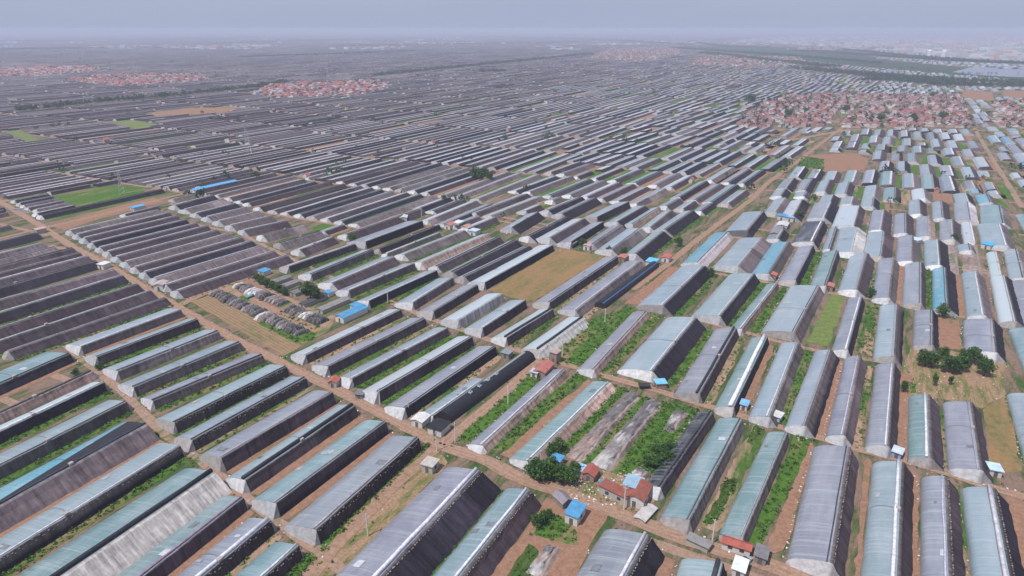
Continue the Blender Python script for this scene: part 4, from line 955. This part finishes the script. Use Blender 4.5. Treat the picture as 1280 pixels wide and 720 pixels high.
hut((1235, 310), 7, 5, 2.6, 'mono', WH, (.06, .36, .62), 'bright blue roof in the right rows by the white tunnel', 'hut', -28, .3)
hut((1144, 304), 6, 5, 2.6, 'mono', WH, (.42, .58, .68), 'pale blue roof between short greenhouses at right', 'hut', -28, .3)
hut((977, 274), 6, 5, 2.8, 'mono', WH, BL, 'blue shed roof in the depot yard by straight road', 'hut', 0, .3)
hut((987, 276), 6, 5, 2.8, 'mono', WH, (.12, .3, .6), 'second blue shed roof in the depot yard', 'hut', 0, .3)
hut((978, 285), 10, 6, 2.8, 'gable', WH, (.5, .5, .52), 'white roofed shed in the depot yard', 'shed', 0, .7)
hut((970, 293), 16, 5, 2.6, 'gable', GR, (.22, .21, .22), 'grey roofed long shed in the depot yard', 'shed', 0, .7)
hut((965, 348), 4.5, 4, 2.4, 'gable', BR, (.40, .14, .10), 'red roofed hut between blue greenhouses', 'hut', 0, .6)
hut((1036, 362), 5, 3.5, 2.4, 'gable', BR, (.42, .16, .13), 'red roofed hut right of the teal greenhouse', 'hut', 0, .6)
hut((815, 331), 7, 5, 2.6, 'mono', WH, (.12, .42, .66), 'blue and white roof at the striped tunnel end', 'hut', 0, .3)
hut((833, 326), 6, 4, 2.6, 'gable', WH, (.45, .12, .09), 'red and white hut beside the straight road', 'hut', 0, .6)
hut((778, 326), 6, 4, 2.6, 'gable', BR, (.40, .16, .11), 'brick red hut at the stubble field corner', 'hut', 0, .6)
hut((691, 303), 7, 4, 2.6, 'gable', BR, (.38, .12, .10), 'red hut at the top of the stubble field', 'hut', 0, .6)
hut((714, 308), 6, 4.5, 2.6, 'gable', GR, (.20, .19, .2), 'dark grey hut at the top of the stubble field', 'hut', 0, .6)
hut((735, 311), 6, 4, 2.6, 'gable', WH, (.50, .30, .28), 'pink and white hut right above the stubble field', 'hut', 0, .6)
hut((563, 285), 8, 4.5, 2.8, 'gable', WH, (.42, .16, .12), 'red roofed hut in the hamlet left of centre', 'hut', 0, .8)
hut((573, 283), 7, 4.5, 3, 'mono', WH, (.55, .60, .62), 'white roofed hut in the hamlet left of centre', 'hut', 0, .4)
hut((583, 288), 6, 4.5, 2.8, 'gable', WH, (.44, .22, .18), 'pale red roofed hut in the hamlet left of centre', 'hut', 0, .8)
hut((593, 293), 6, 5, 2.8, 'mono', WH, (.40, .50, .60), 'blue-grey roofed hut in the hamlet left of centre', 'hut', 0, .4)
hut((505, 276), 7, 4.5, 3, 'gable', WH, (.5, .52, .52), 'white roofed hut on the lane above the black-walled house', 'hut', 30, .6)
hut((202, 361), 6, 4.5, 3, 'gable', WH, (.40, .34, .33), 'white walled hut at the main road bend', 'hut', 30, .7)
hut((131, 335), 5, 4, 2.6, 'mono', WH, (.55, .58, .62), 'pale hut left of the main road', 'hut', 10, .4)
hut((50, 291), 6, 5, 2.8, 'gable', CN, (.42, .30, .27), 'brick hut at the upper road junction', 'hut', 0, .6)
hut((173, 262), 9, 4, 2.4, 'mono', WH, (.07, .33, .60), 'small blue roof on the branch lane soil', 'shed', -2, .3)
hut((268, 236), 40, 6, 3, 'gable', WH, (.10, .33, .62), 'very long bright blue roof beyond the upper row', 'long_shed', -2, .8)

# ------------------------------------------------------------------ trees
def tree_mesh(seed, nleaf=1500):
    r_ = np.random.default_rng(seed); cl = []
    for _ in range(22):
        d = r_.normal(size=3); d /= np.linalg.norm(d); d[2] = d[2] * .95
        cl.append((d * r_.uniform(.35, .8), r_.uniform(.28, .48)))
    V = []; C = []
    pal = np.array([(.045, .105, .022), (.062, .135, .028), (.035, .08, .022), (.085, .155, .035)])
    for i in range(nleaf):
        c, rr = cl[i % len(cl)]; d = r_.normal(size=3); d /= np.linalg.norm(d); p = c + d * rr * r_.uniform(.6, 1.05)
        u = r_.normal(size=3); u /= np.linalg.norm(u); v = np.cross(u, r_.normal(size=3)); v /= np.linalg.norm(v); s = r_.uniform(.06, .12)
        V += [p - u * s, p + v * s * .8, p + u * s, p - v * s * .8]; cc = pal[(i % len(cl)) % 4] * r_.uniform(.75, 1.3); C += [cc] * 4
    V = np.array(V); V[:, 2] = V[:, 2] * .95 + 1.18; V[:, 2] = np.maximum(V[:, 2], .05)
    me = mesh_obj('crown', V, np.arange(len(V)).reshape(-1, 4), M['leaf'], None, None, None, np.array(C))
    b = MB(); b.tube([(0, 0, 0), (.02, .01, .45), (.03, 0, .95)], [.075, .055, .03], 6, 0, (.10, .075, .055))
    for k in range(5):
        t = k * 1.26; b.tube([(.02, 0, .5 + .06 * k), (.3 * math.cos(t), .3 * math.sin(t), .85 + .06 * k), (.55 * math.cos(t), .55 * math.sin(t), 1.25)], [.035, .025, .01], 4, 0, (.10, .075, .055))
    tr = b.build('trunk', M['bark']); out = (me.data, tr.data)
    for o in (me, tr): bpy.data.objects.remove(o)
    return out
TM = [tree_mesh(k) for k in range(5)]
def tree(px, r, label, k=0, zs=1.0, name='tree', group='trees among the greenhouses'):
    p = G(*px) if len(px) == 2 else Vector(px); root = empty(name, (p.x, p.y, 0), random.uniform(0, 6)); root.scale = (r, r * random.uniform(.9, 1.1), r * zs); tag(root, label, 'tree', group)
    for d, nm in zip(TM[k % 5], ('crown', 'trunk')):
        o = bpy.data.objects.new(nm, d); COL.objects.link(o); o.parent = root
tree((1156, 458), 3.4, 'round dark tree, leftmost in the waste ground grove', 0); tree((1163, 459), 3.0, 'dark tree second from left in waste ground grove', 1)
tree((1176, 448), 2.6, 'small dark tree at the back of waste ground grove', 2); tree((1186, 466), 3.8, 'largest dark tree at the front of waste ground grove', 3)
tree((1199, 464), 3.2, 'dark tree right of the largest one in the grove', 4); tree((1208, 455), 3.2, 'dark tree behind the grove near the gable', 1); tree((1218, 452), 3.0, 'dark tree touching the torn white gable', 2)
tree((1230, 470), 3.0, 'lone upright tree right of the grove', 0, 1.25); tree((1176, 397), 3.2, 'round bright tree beside the black-walled greenhouse', 2)
tree((1167, 482), 1.1, 'slim conical shrub left of the waste ground', 1, 2.2); tree((1187, 481), 1.0, 'slim conical shrub in the waste ground centre', 3, 1.9); tree((1129, 490), 1.4, 'bright bush at the left edge of the waste ground', 0, 1.6)
tree((1088, 372), 2.4, 'bright small tree at the top of the green strip', 1)
for i, (u, v, r) in enumerate(((321, 352, 2.6), (328, 355, 2.8), (335, 359, 3.0), (342, 362, 2.8), (349, 366, 2.8), (356, 369, 2.4))): tree((u, v), r, 'dark hedge tree behind the mat yard, %s from left' % ordinal(i), i, .8)
tree((388, 374), 4.6, 'broad tree beside the black roofed low shed', 2); tree((397, 376), 3.4, 'smaller tree right of the broad yard tree', 0)
for i, (u, v, r) in enumerate(((668, 597, 3.0), (676, 602, 3.4), (686, 590, 2.6), (702, 603, 3.0), (714, 606, 2.6), (720, 592, 2.0), (690, 572, 2.4), (698, 564, 2.2))): tree((u, v), r, 'leafy garden tree west of the ruins, %s counted from the road' % ordinal(i), i, .95)
tree((672, 657), 2.4, 'dense dark bush at the left of the front garden', 3, .8); tree((684, 648), 1.6, 'small garden bush behind the dense dark bush', 1, .8)
for i, (u, v, r) in enumerate(((822, 585, 2.6), (832, 578, 2.8), (828, 566, 2.4), (812, 583, 2.2), (838, 563, 2.0), (820, 570, 2.2))): tree((u, v), r, 'bushy green tree among weeds by black house, %s in line' % ordinal(i), i, .8)
tree((594, 224), 5, 'large dark tree left of centre among far rows', 0); tree((603, 226), 5.4, 'dark tree right of the large far tree', 1); tree((612, 226), 3.6, 'smaller tree at the end of the far group', 3)
tree((440, 302), 3.2, 'round bush at the near end of black-walled greenhouse', 2, .8); tree((848, 308), 2.8, 'small tree beside the striped tunnel road', 1); tree((760, 318), 2.4, 'small tree at the stubble field corner', 3); tree((728, 310), 2.8, 'dark tree above the stubble field', 2); tree((780, 320), 2.6, 'dark bush left of the blue-white roof', 4)
tree((999, 272), 2.6, 'black-green tree by the depot yard', 1); tree((1193, 302), 2.6, 'small tree at the end of grey short greenhouse', 2); tree((888, 345), 2.2, 'bright bush at the black gable corner', 0); tree((555, 252), 2.6, 'small tree by the teal greenhouse end', 1); tree((96, 470), 1.8, 'green bush on the narrow lane bend', 0, .8)
tree((126, 462), 1.8, 'round dark bush on narrow lane near first gables', 1, .8); tree((1180, 601), 1.2, 'clipped bush on the cross lane', 2, .8) if 0 else None

# ------------------------------------------------------------------ poles and pylons
def pole(px, h, label):
    p = G(*px); root = empty('utility_pole', (p.x, p.y, 0), random.uniform(0, 3)); tag(root, label, 'pole', 'concrete utility poles')
    b = MB(); b.tube([(0, 0, 0), (0, 0, h)], [.20, .13], 7, 0, (.55, .53, .50)); b.build('post', M['metal'], root)
    b = MB(); b.box(-.8, .8, -.06, .06, h - .55, h - .42, 0, (.35, .34, .34)); b.build('crossarm', M['metal'], root)
    for x in (-.7, 0, .7):
        b = MB(); b.tube([(x, 0, h - .42), (x, 0, h - .15)], .05, 5, 0, (.5, .3, .25)); b.build('insulator', M['metal'], root)
for px, h, lb in (((703, 445), 7, 'pale concrete pole beside the tall brown hut'), ((635, 505), 7, 'pole in the weeds right of farm track'), ((569, 553), 7, 'pole at the crossroads corner'), ((890, 680), 7.5, 'leaning pale pole left of the roadside cottage'),
                  ((780, 637), 8, 'pole in front of the red-roofed house'), ((460, 670), 7, 'pole on the cleared soil beside the big grey greenhouse'), ((756, 404), 7, 'pole in the upper green field'), ((511, 520), 6.5, 'pole by the last gable before the tunnel'),
                  ((475, 506), 6.5, 'pole at the fourth white gable along main road'), ((439, 484), 6.5, 'pole at the third white gable along main road'), ((676, 592), 8, 'pole in front of the garden trees'), ((527, 272), 8, 'pole at the hamlet lane'), ((485, 380), 7, 'pole at the top of cross lane'), ((546, 564), 7, 'pole next to the concrete block hut')):
    pole(px, h, lb)
def pylon(px, h, label):
    p = G(*px); root = empty('power_pylon', (p.x, p.y, 0), .5); tag(root, label, 'pylon', 'lattice pylons'); c = (.42, .42, .44)
    b = MB(); w0, w1 = h * .11, h * .025
    def at(f, sx, sy): k = w0 + (w1 - w0) * f; return (sx * k, sy * k, h * f)
    for sx in (-1, 1):
        for sy in (-1, 1): b.tube([at(0, sx, sy), at(1, sx, sy)], .13, 4, 0, c)
    for i in range(6):
        f0, f1 = i / 6, (i + 1) / 6
        for (ax, ay), (bx_, by) in (((-1, -1), (1, -1)), ((1, -1), (1, 1)), ((1, 1), (-1, 1)), ((-1, 1), (-1, -1))): b.tube([at(f0, ax, ay), at(f1, bx_, by)], .08, 3, 0, c)
    b.build('lattice_mast', M['metal'], root)
    for f in (.7, .84, .97):
        b = MB(); b.tube([(-h * .16, 0, h * f), (0, 0, h * f + .6), (h * .16, 0, h * f)], .14, 4, 0, c); b.build('crossarm', M['metal'], root)
pylon((311, 193), 26, 'grey lattice pylon left of centre among dark rows'); pylon((153, 243), 18, 'small lattice mast above the green field'); pylon((410, 100), 30, 'far lattice pylon right of the red village')

# ------------------------------------------------------------------ vehicles
def car(px, rz, c, label, truck=False):
    p = G(*px); root = empty('parked_car' if not truck else 'farm_truck', (p.x, p.y, .13), rz); tag(root, label, 'car' if not truck else 'truck')
    def loft(secs, name, col, mat='paint'):
        V = []; Fc = []
        for y, z0, z1, w_ in secs: V += [(-w_, y, z0), (w_, y, z0), (w_ * .94, y, z1), (-w_ * .94, y, z1)]
        for i in range(len(secs) - 1):
            for k in range(4): Fc.append((i * 4 + k, i * 4 + (k + 1) % 4, i * 4 + 4 + (k + 1) % 4, i * 4 + 4 + k))
        Fc += [(3, 2, 1, 0), tuple(len(secs) * 4 - 4 + k for k in range(4))]; mesh_obj(name, V, Fc, M[mat], root, None, None, np.array([col] * len(V)))
    if not truck:
        loft([(-2.15, .35, .75, .82), (-1.9, .28, .88, .88), (1.3, .28, .92, .9), (2.1, .32, .72, .82)], 'body', c)
        loft([(-1.7, .9, .95, .80), (-1.1, .9, 1.42, .72), (.35, .9, 1.45, .72), (1.1, .9, .95, .80)], 'cabin', (.04, .05, .06))
    else:
        loft([(-2.0, .55, 1.0, .8), (.6, .55, 1.0, .8)], 'cargo_bed', c); loft([(.65, .4, 1.2, .78), (1.2, .4, 1.75, .74), (1.7, .4, 1.1, .7)], 'cabin', c)
    for x in (-.8, .8):
        for y in (-1.35, 1.35):
            b = MB(); b.tube([(x - .1, y, .32), (x + .1, y, .32)], .32, 10, 0, (.02, .02, .02)); b.build('wheel', M['metal'], root)
car((931, 704), -.9, (.35, .37, .40), 'grey car parked on the main road by the white shed')
car((313, 372), -.5, (.10, .30, .35), 'small teal farm truck between the mat stacks', True)
car((207, 362), -.9, (.5, .5, .52), 'white car beside the hut at main road bend')

# ------------------------------------------------------------------ villages
def vill_sites(px, th=THETA, ps=12.0, ptt=10.6, street=62):
    P = [(p.x, p.y) for p in (G(u, v) for u, v in px)]; sa, ca = math.sin(th), math.cos(th); out = []
    S = [x * sa + y * ca for x, y in P]; T = [x * ca - y * sa for x, y in P]; s = min(S)
    while s < max(S):
        t = min(T)
        while t < max(T):
            if ((t - min(T)) % street) > 7:
                x, y = s * sa + t * ca, s * ca - t * sa
                if in_poly(P, x, y) and random.random() < (.92 if th == 0 or len(px) == 6 and px[0][0] == 926 else .72) and not (900 < y < 1400 and abs(x - float(np.interp(y, [q.y for q in ROADLINE], [q.x for q in ROADLINE]))) < 7): out.append((x + random.uniform(-1, 1), y + random.uniform(-1, 1), th))
            t += ptt * random.uniform(.9, 1.1)
        s += ps * random.uniform(.95, 1.08)
    return out
RC = [(.36, .125, .115), (.40, .14, .14), (.30, .11, .105), (.38, .15, .12), (.38, .12, .14), (.27, .15, .135), (.42, .40, .40), (.24, .30, .40), (.38, .16, .11)]
RCN = ['red', 'bright red', 'dark red', 'orange-red', 'crimson', 'brownish', 'pale grey', 'blue', 'orange']
def vhouse(x, y, th, big=1.0):
    L, W_, h = random.uniform(8, 11) * big, random.uniform(5.4, 6.8) * big, random.uniform(2.4, 3.1) * (1 if random.random() < .85 else 1.9); k = random.choice((0, 0, 1, 1, 2, 3, 4, 4, 5, 6, 6, 7, 8)); wc = random.choice(((.5, .44, .42), (.42, .3, .27), (.60, .58, .57), (.36, .22, .19)))
    e = .4; X, Y, p_ = W_ / 2 + e, L / 2 + e, random.uniform(1.2, 1.9)
    wv = [(sx * W_ / 2, sy * L / 2, z) for z in (0, h) for sx, sy in ((-1, -1), (1, -1), (1, 1), (-1, 1))] + [(0, -L / 2, h + p_), (0, L / 2, h + p_)]
    wf_ = [(0, 1, 5, 4), (1, 2, 6, 5), (2, 3, 7, 6), (3, 0, 4, 7), (4, 5, 8), (6, 7, 9)]
    rv = [(-X, -Y, h - .1), (-X, Y, h - .1), (0, Y, h + p_ + .1), (0, -Y, h + p_ + .1), (X, Y, h - .1), (X, -Y, h - .1)]; rf = [(0, 3, 2, 1), (3, 5, 4, 2)]
    # courtyard wall, low
    D = W_ * .9; cv = [(-W_ / 2 - D, -L / 2, 0), (-W_ / 2, -L / 2, 0), (-W_ / 2 - D, L / 2, 0), (-W_ / 2, L / 2, 0)]; cv = cv + [(a_, b_, 1.6) for a_, b_, _ in cv]; cf_ = [(0, 1, 5, 4), (2, 6, 7, 3), (0, 4, 6, 2)]
    return (wv, wf_, wc), (rv, rf, RC[k]), (cv, cf_, wc), k
sites = []
for k, p in VILL.items():
    far = k in ('river', 'river2', 'far_mid', 'far_a', 'far_left')
    for q in vill_sites(p, ps=12 if not far else 20, ptt=10.6 if not far else 18): sites.append((math.hypot(q[0], q[1]), k, far, q))
sites.sort(key=lambda r: r[0])
for i in range(260):      # lone red-roofed field houses at the row ends
    s, t0, t1, th, z = random.choice(LANES)
    t = random.uniform(t0, t1); x, y = s * math.sin(th) + t * math.cos(th), s * math.cos(th) - t * math.sin(th)
    if y > 430 and zone(x, y) == z and -60 < PX(x, y)[0] < 1340 and not (y < 1790 and occ_hit(np.array([x]), np.array([y]))[0]): sites.append((math.hypot(x, y), 'field', 'small', (x, y, th)))
VN = {'main': 'main red village', 'right': 'right-edge village', 'mid_left': 'red village left of centre', 'left': 'left red village', 'field': 'open field lanes', 'far_left': 'far left village', 'river': 'riverside village'}
mass = MB(); done = {}; ni = 0
for d, vk, far, (x, y, th) in sites:
    wl, rf, cy, k = vhouse(x, y, th, 1.0 if far is False else (.55 if far == 'small' else 1.35))
    if vk != 'field' and ni < 300:
        ni += 1; kk = (vk, k); done[kk] = done.get(kk, 0) + 1
        root = empty('village_house', (x, y, 0), -th); tag(root, '%s roofed village house, %s nearest of that colour in %s' % (RCN[k], ordinal(done[kk] - 1), VN.get(vk, 'a far village')), 'house', 'village houses')
        mesh_obj('wall', wl[0], wl[1], M['paint'], root, None, None, np.array([wl[2]] * len(wl[0]))); mesh_obj('roof', rf[0], rf[1], M['roofing'], root, None, None, np.array([jitc(rf[2])] * len(rf[0]))); mesh_obj('courtyard_wall', cy[0], cy[1], M['paint'], root, None, None, np.array([cy[2]] * len(cy[0])))
    else:
        c_, s_ = math.cos(th), math.sin(th)
        for m_, (V, Fc, cc) in zip((0, 1, 0), (wl, rf, cy)):
            if far and m_ == 0 and V is cy[0]: continue
            mass.add([(x + a_ * c_ + b_ * s_, y - a_ * s_ + b_ * c_, z_) for a_, b_, z_ in V], Fc, m_, jitc(cc))
o = mass.build('distant_village_houses', [M['paint'], M['roofing']]); tag(o, 'far red-roofed village houses and field huts beyond the rows', 'houses', None, 'stuff')
print('village sites', len(sites))
# ---- far town of pale blocks beyond the river
town = MB(); TP = [(p.x, p.y) for p in (G(u, v) for u, v in ((905, 52), (985, 46), (1290, 42), (1290, 74), (1200, 74), (1100, 62), (990, 56)))]
xs, ys = [p[0] for p in TP], [p[1] for p in TP]; cnt = 0
while cnt < 1500:
    x, y = random.uniform(min(xs), max(xs)), random.uniform(min(ys), max(ys)); y = min(ys) + (y - min(ys)) * random.random()
    if not in_poly(TP, x, y): continue
    cnt += 1; a_, b_, h_ = random.uniform(10, 32), random.uniform(8, 14), random.choice((5, 6, 7, 9, 12, 18)); c_ = random.choice(((.62, .61, .60), (.5, .48, .47), (.55, .36, .30), (.42, .45, .5)))
    town.box(x - a_, x + a_, y - b_, y + b_, 0, h_, 0, jitc(c_))
for _ in range(70):                      # scattered hamlets and works far out on the plain
    g_ = G(random.uniform(-40, 1320), 41 + 22 * random.random()); kk = random.uniform(.4, 1.4)
    for _ in range(random.randint(8, 34)):
        x, y = g_.x + random.gauss(0, 170) * kk, g_.y + random.gauss(0, 110) * kk; a_, b_ = random.uniform(6, 22), random.uniform(5, 10)
        town.box(x - a_, x + a_, y - b_, y + b_, 0, random.choice((4, 5, 6, 8, 14)), 0, jitc(random.choice(((.62, .61, .60), (.40, .14, .12), (.5, .3, .26), (.5, .5, .52), (.3, .42, .5)))))
o = town.build('distant_town', [M['paint']]); tag(o, 'pale distant town blocks beyond the river', 'town', None, 'stuff')
for i, (u, v, lb) in enumerate(((1161, 71, 'left of the two pale storage towers by the river'), (1179, 72, 'right of the two pale storage towers by the river'))):
    p = G(u, v); root = empty('storage_tower', (p.x, p.y, 0)); tag(root, lb, 'tower', 'pale towers by the river'); b = MB(); b.tube([(0, 0, 0), (0, 0, 26)], 10, 14, 0, (.62, .62, .62)); b.build('drum', M['paint'], root); b = MB(); b.tube([(0, 0, 26.01), (0, 0, 30), (0, 0, 33)], [10, 7, .6], 14, 0, (.66, .66, .66)); b.build('dome', M['paint'], root)
# ---- river and its green banks
M['bank'] = mat_ground('river_bank_scrub', (.10, .09, .06), (.14, .12, .09), (.035, .065, .028), green=1.1)
field('river_bank', RIVER, 'bank', .05, False)
mw, n, l, b = newmat('river_water', .12, .5); b.inputs['Base Color'].default_value = (.10, .13, .14, 1)
pts = [G(u, v) for u, v in ((1190, 90), (1215, 84), (1250, 85), (1290, 86), (1290, 97), (1240, 95), (1215, 93))]
o = mesh_obj('river', [(p.x, p.y, .12) for p in pts], [tuple(range(len(pts)))], mw); o['kind'] = 'structure'
if o.data.polygons[0].normal.z < 0: o.data.flip_normals()
# ---- far tree belts, village trees
far_trees = []
for p, d, s in BELTS:
    for (u0, v0), (u1, v1) in zip(p[:-1], p[1:]):
        a, b_ = G(u0, v0), G(u1, v1); q = b_ - a; nn = Vector((-q.y, q.x, 0)).normalized(); m = int(q.length / s * max(1, d / s) * 1.7)
        for _ in range(m):
            c = a + q * random.random() + nn * random.uniform(-d / 2, d / 2); far_trees.append((c.x, c.y, random.uniform(3.0, 5.5)))
for d, vk, far, (x, y, th) in sites:
    if vk != 'field' and random.random() < .5: far_trees.append((x + random.uniform(-8, 8), y + random.uniform(-8, 8), random.uniform(2.2, 4.2)))
for i in range(900):
    x, y = G(random.uniform(-50, 1330), 40 + 200 * random.random() ** 2.2 + 6)[:2]
    if y < 1790 and occ_hit(np.array([x]), np.array([y]))[0]: continue
    for _ in range(random.choice((1, 1, 2, 4))): far_trees.append((x + random.uniform(-9, 9), y + random.uniform(-9, 9), random.uniform(1.8, 3.8)))
for _ in range(520):
    s, t0, t1, th, z = random.choice(LANES); t = random.uniform(t0, t1); s += random.uniform(-1.5, 1.5)
    x, y = s * math.sin(th) + t * math.cos(th), s * math.cos(th) - t * math.sin(th)
    if y > 430 and zone(x, y) == z and not (y < 1790 and occ_hit(np.array([x]), np.array([y]))[0]):
        for _ in range(random.choice((1, 1, 2, 3))): far_trees.append((x + random.uniform(-5, 5), y + random.uniform(-5, 5), random.uniform(1.6, 3.0)))
o = clumps('distant_trees', far_trees, 26, [(.03, .07, .022), (.04, .085, .025), (.025, .06, .02)], .34, 1.5); tag(o, 'far dark green tree belts and village trees under haze', 'trees')
for i, (u, v, r) in enumerate(((938, 130, 9), (985, 146, 6), (1006, 142, 5), (1058, 140, 6), (1100, 152, 6), (1140, 153, 7), (1177, 149, 6), (1165, 122, 6), (1215, 108, 6))): tree((u, v), r, 'big dark village tree, %s from left in main village' % ordinal(i), i, .9, 'tree', 'big village trees')

# ------------------------------------------------------------------ haze
hz = bpy.data.materials.new('haze'); hz.use_nodes = True; n = hz.node_tree.nodes; n.remove(n['Principled BSDF'])
pv = n.new('ShaderNodeVolumePrincipled'); pv.inputs['Color'].default_value = (.74, .79, 1.0, 1); pv.inputs['Density'].default_value = .00017; pv.inputs['Anisotropy'].default_value = .0
hz.node_tree.links.new(pv.outputs[0], n['Material Output'].inputs['Volume'])
b = MB(); b.box(-27000, 27000, -400, 41000, -1, 126); o = b.build('haze', hz); o['kind'] = 'stuff'
